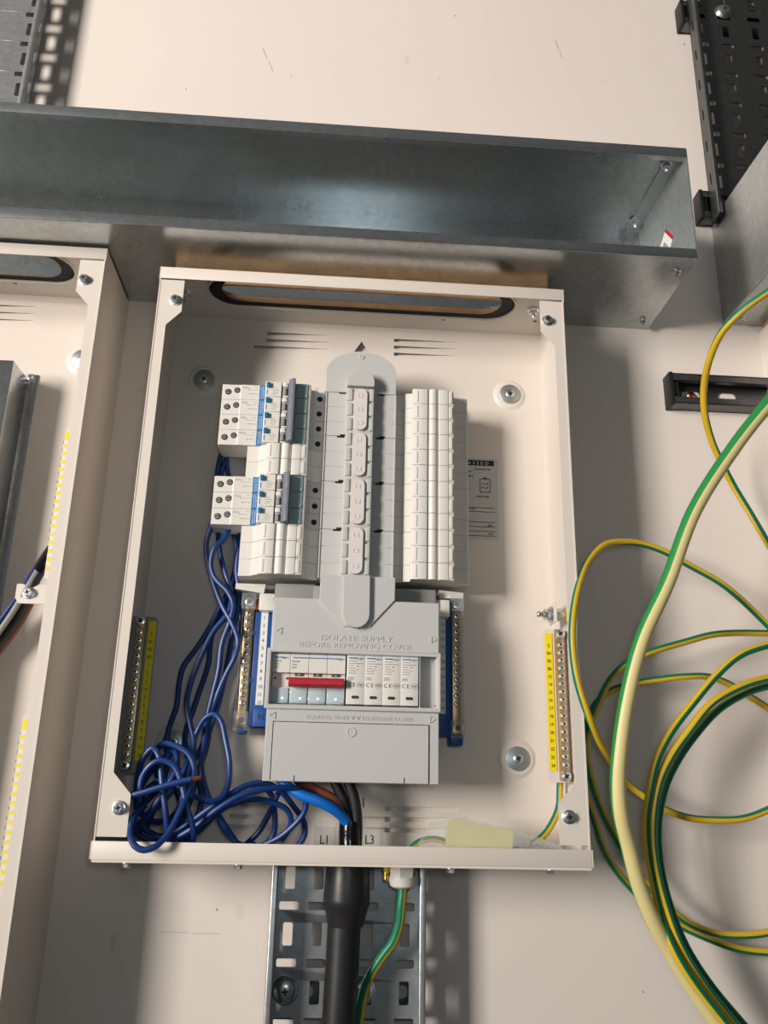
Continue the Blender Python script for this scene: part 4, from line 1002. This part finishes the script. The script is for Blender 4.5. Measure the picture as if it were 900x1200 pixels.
# ------------------------------------------------------------------ parts bag on the enclosure floor
bg = thing('parts_bag', 'clear plastic bag of small parts with a folded yellow paper on the enclosure floor', 'bag', at(550, 995, .06))
mb = MB()
q = [at(*p) for p in ((486, 996, .092), (504, 962, .085), (545, 957, .08), (600, 972, .08), (655, 990, .088), (662, 1000, .095))]
q2 = [at(*p) for p in ((492, 1002, .045), (506, 968, .055), (548, 963, .06), (600, 976, .055), (650, 994, .045), (658, 1003, .04))]
fl = [V(v.x, .0022, .095) for v in q]; fl2 = [V(v.x, .0022, .04) for v in q]
vs = q + q2 + fl + fl2; n = 6; fs = []
for k in range(n-1): fs += [(k, k+1, n+k+1, n+k), (k, 2*n+k, 2*n+k+1, k+1), (n+k, n+k+1, 3*n+k+1, 3*n+k)]
mb.add(vs, fs); film = part('film', mb, 'bag', bg, 'clear crinkled film')
sm = film.modifiers.new('sub', 'SUBSURF'); sm.subdivision_type = 'SIMPLE'; sm.levels = 3; sm.render_levels = 3
tx = bpy.data.textures.new('crinkle', 'CLOUDS'); tx.noise_scale = .018
dm = film.modifiers.new('crinkle', 'DISPLACE'); dm.texture = tx; dm.strength = .004; dm.mid_level = .5
mb = MB()
a, b, c, e = at(526, 959, .074), at(602, 974, .074), at(600, 1003, .078), at(520, 1002, .078)
nrm = Vector((0, .0012, 0))
mb.add([a, b, c, e, a+nrm, b+nrm, c+nrm, e+nrm], [(0, 1, 2, 3), (7, 6, 5, 4), (0, 4, 5, 1), (1, 5, 6, 2), (2, 6, 7, 3), (3, 7, 4, 0)])
a2, b2 = at(527, 961, .0735), at(601, 976, .0735); mb.add([a2, b2, b2+(c-b)*.16, a2+(e-a)*.16], [(0, 1, 2, 3)])
pp = part('folded_paper', mb, 'paper', bg, 'folded yellow paper')
mb = MB(); mb.tube(path([(482, 993, .06), (492, 986, .06), (508, 983, .06), (524, 988, .058), (530, 996, .056)]), .0028, 8, 5, split=(0, 120, 0)); part('spare_wire', mb, ['cgreen', 'cyellow'], bg, 'short green wire')
for px, py in ((613, 992), (628, 990), (640, 994)):
    p = at(px, py, .07); mb = MB(); mb.cone(V(p.x-.004, p.z, .07), V(p.x+.004, p.z+.001, .07), .0022, .0022, 10); mb.cone(V(p.x+.004, p.z+.001, .07), V(p.x+.006, p.z+.001, .07), .004, .004, 6); part('screw', mb, 'zinc', bg)

# ------------------------------------------------------------------ light
def area(name, loc, target, size, energy, col, sizey=None, spread=180):
    l = bpy.data.lights.new(name, 'AREA'); l.size = size; l.energy = energy; l.color = col; l.spread = math.radians(spread)
    if sizey: l.shape = 'RECTANGLE'; l.size_y = sizey
    o = bpy.data.objects.new(name, l); C.objects.link(o); o.location = loc
    o.rotation_euler = (Vector(target)-Vector(loc)).to_track_quat('-Z', 'Y').to_euler()
    return o
area('window_light', (-3.1, -2.9, .72), (-.05, 0, 1.15), .8, 59, (1, .918, .84), 1.6, 80)
area('torch_light', (CX+.03, -CD-.03, CZ+.05), (0, 0, .45), .07, .7, (.80, .93, 1))
wd = bpy.data.worlds.new('room'); bpy.context.scene.world = wd; wd.use_nodes = True
nt = wd.node_tree; bg_ = nt.nodes['Background']
tc = nt.nodes.new('ShaderNodeTexCoord'); sp = nt.nodes.new('ShaderNodeSeparateXYZ'); rp = nt.nodes.new('ShaderNodeValToRGB')
mr = nt.nodes.new('ShaderNodeMapRange'); mr.inputs['From Min'].default_value = -1; mr.inputs['From Max'].default_value = 1
nt.links.new(tc.outputs['Generated'], sp.inputs['Vector']); nt.links.new(sp.outputs['Z'], mr.inputs['Value']); nt.links.new(mr.outputs['Result'], rp.inputs['Fac'])
rp.color_ramp.elements[0].position = .25; rp.color_ramp.elements[0].color = (.24, .23, .225, 1)
rp.color_ramp.elements[1].position = .8; rp.color_ramp.elements[1].color = (.62, .61, .60, 1)
e = rp.color_ramp.elements.new(.5); e.color = (.34, .335, .33, 1)
mr2 = nt.nodes.new('ShaderNodeMapRange'); mr2.inputs['From Min'].default_value = -1; mr2.inputs['From Max'].default_value = 1
rp2 = nt.nodes.new('ShaderNodeValToRGB'); rp2.color_ramp.elements[0].color = (1, 1, 1, 1); rp2.color_ramp.elements[1].color = (.12, .12, .12, 1)
e2 = rp2.color_ramp.elements.new(.55); e2.color = (.42, .42, .42, 1)
mm = nt.nodes.new('ShaderNodeMixRGB'); mm.blend_type = 'MULTIPLY'; mm.inputs['Fac'].default_value = 1
nt.links.new(sp.outputs['X'], mr2.inputs['Value']); nt.links.new(mr2.outputs['Result'], rp2.inputs['Fac'])
nt.links.new(rp.outputs['Color'], mm.inputs['Color1']); nt.links.new(rp2.outputs['Color'], mm.inputs['Color2'])
nt.links.new(mm.outputs['Color'], bg_.inputs['Color']); bg_.inputs['Strength'].default_value = .5
sc = bpy.context.scene
sc.view_settings.view_transform = 'Standard'; sc.view_settings.look = 'None'; sc.view_settings.gamma = 1; sc.view_settings.use_curve_mapping = False
sc.view_settings.exposure = 0.0
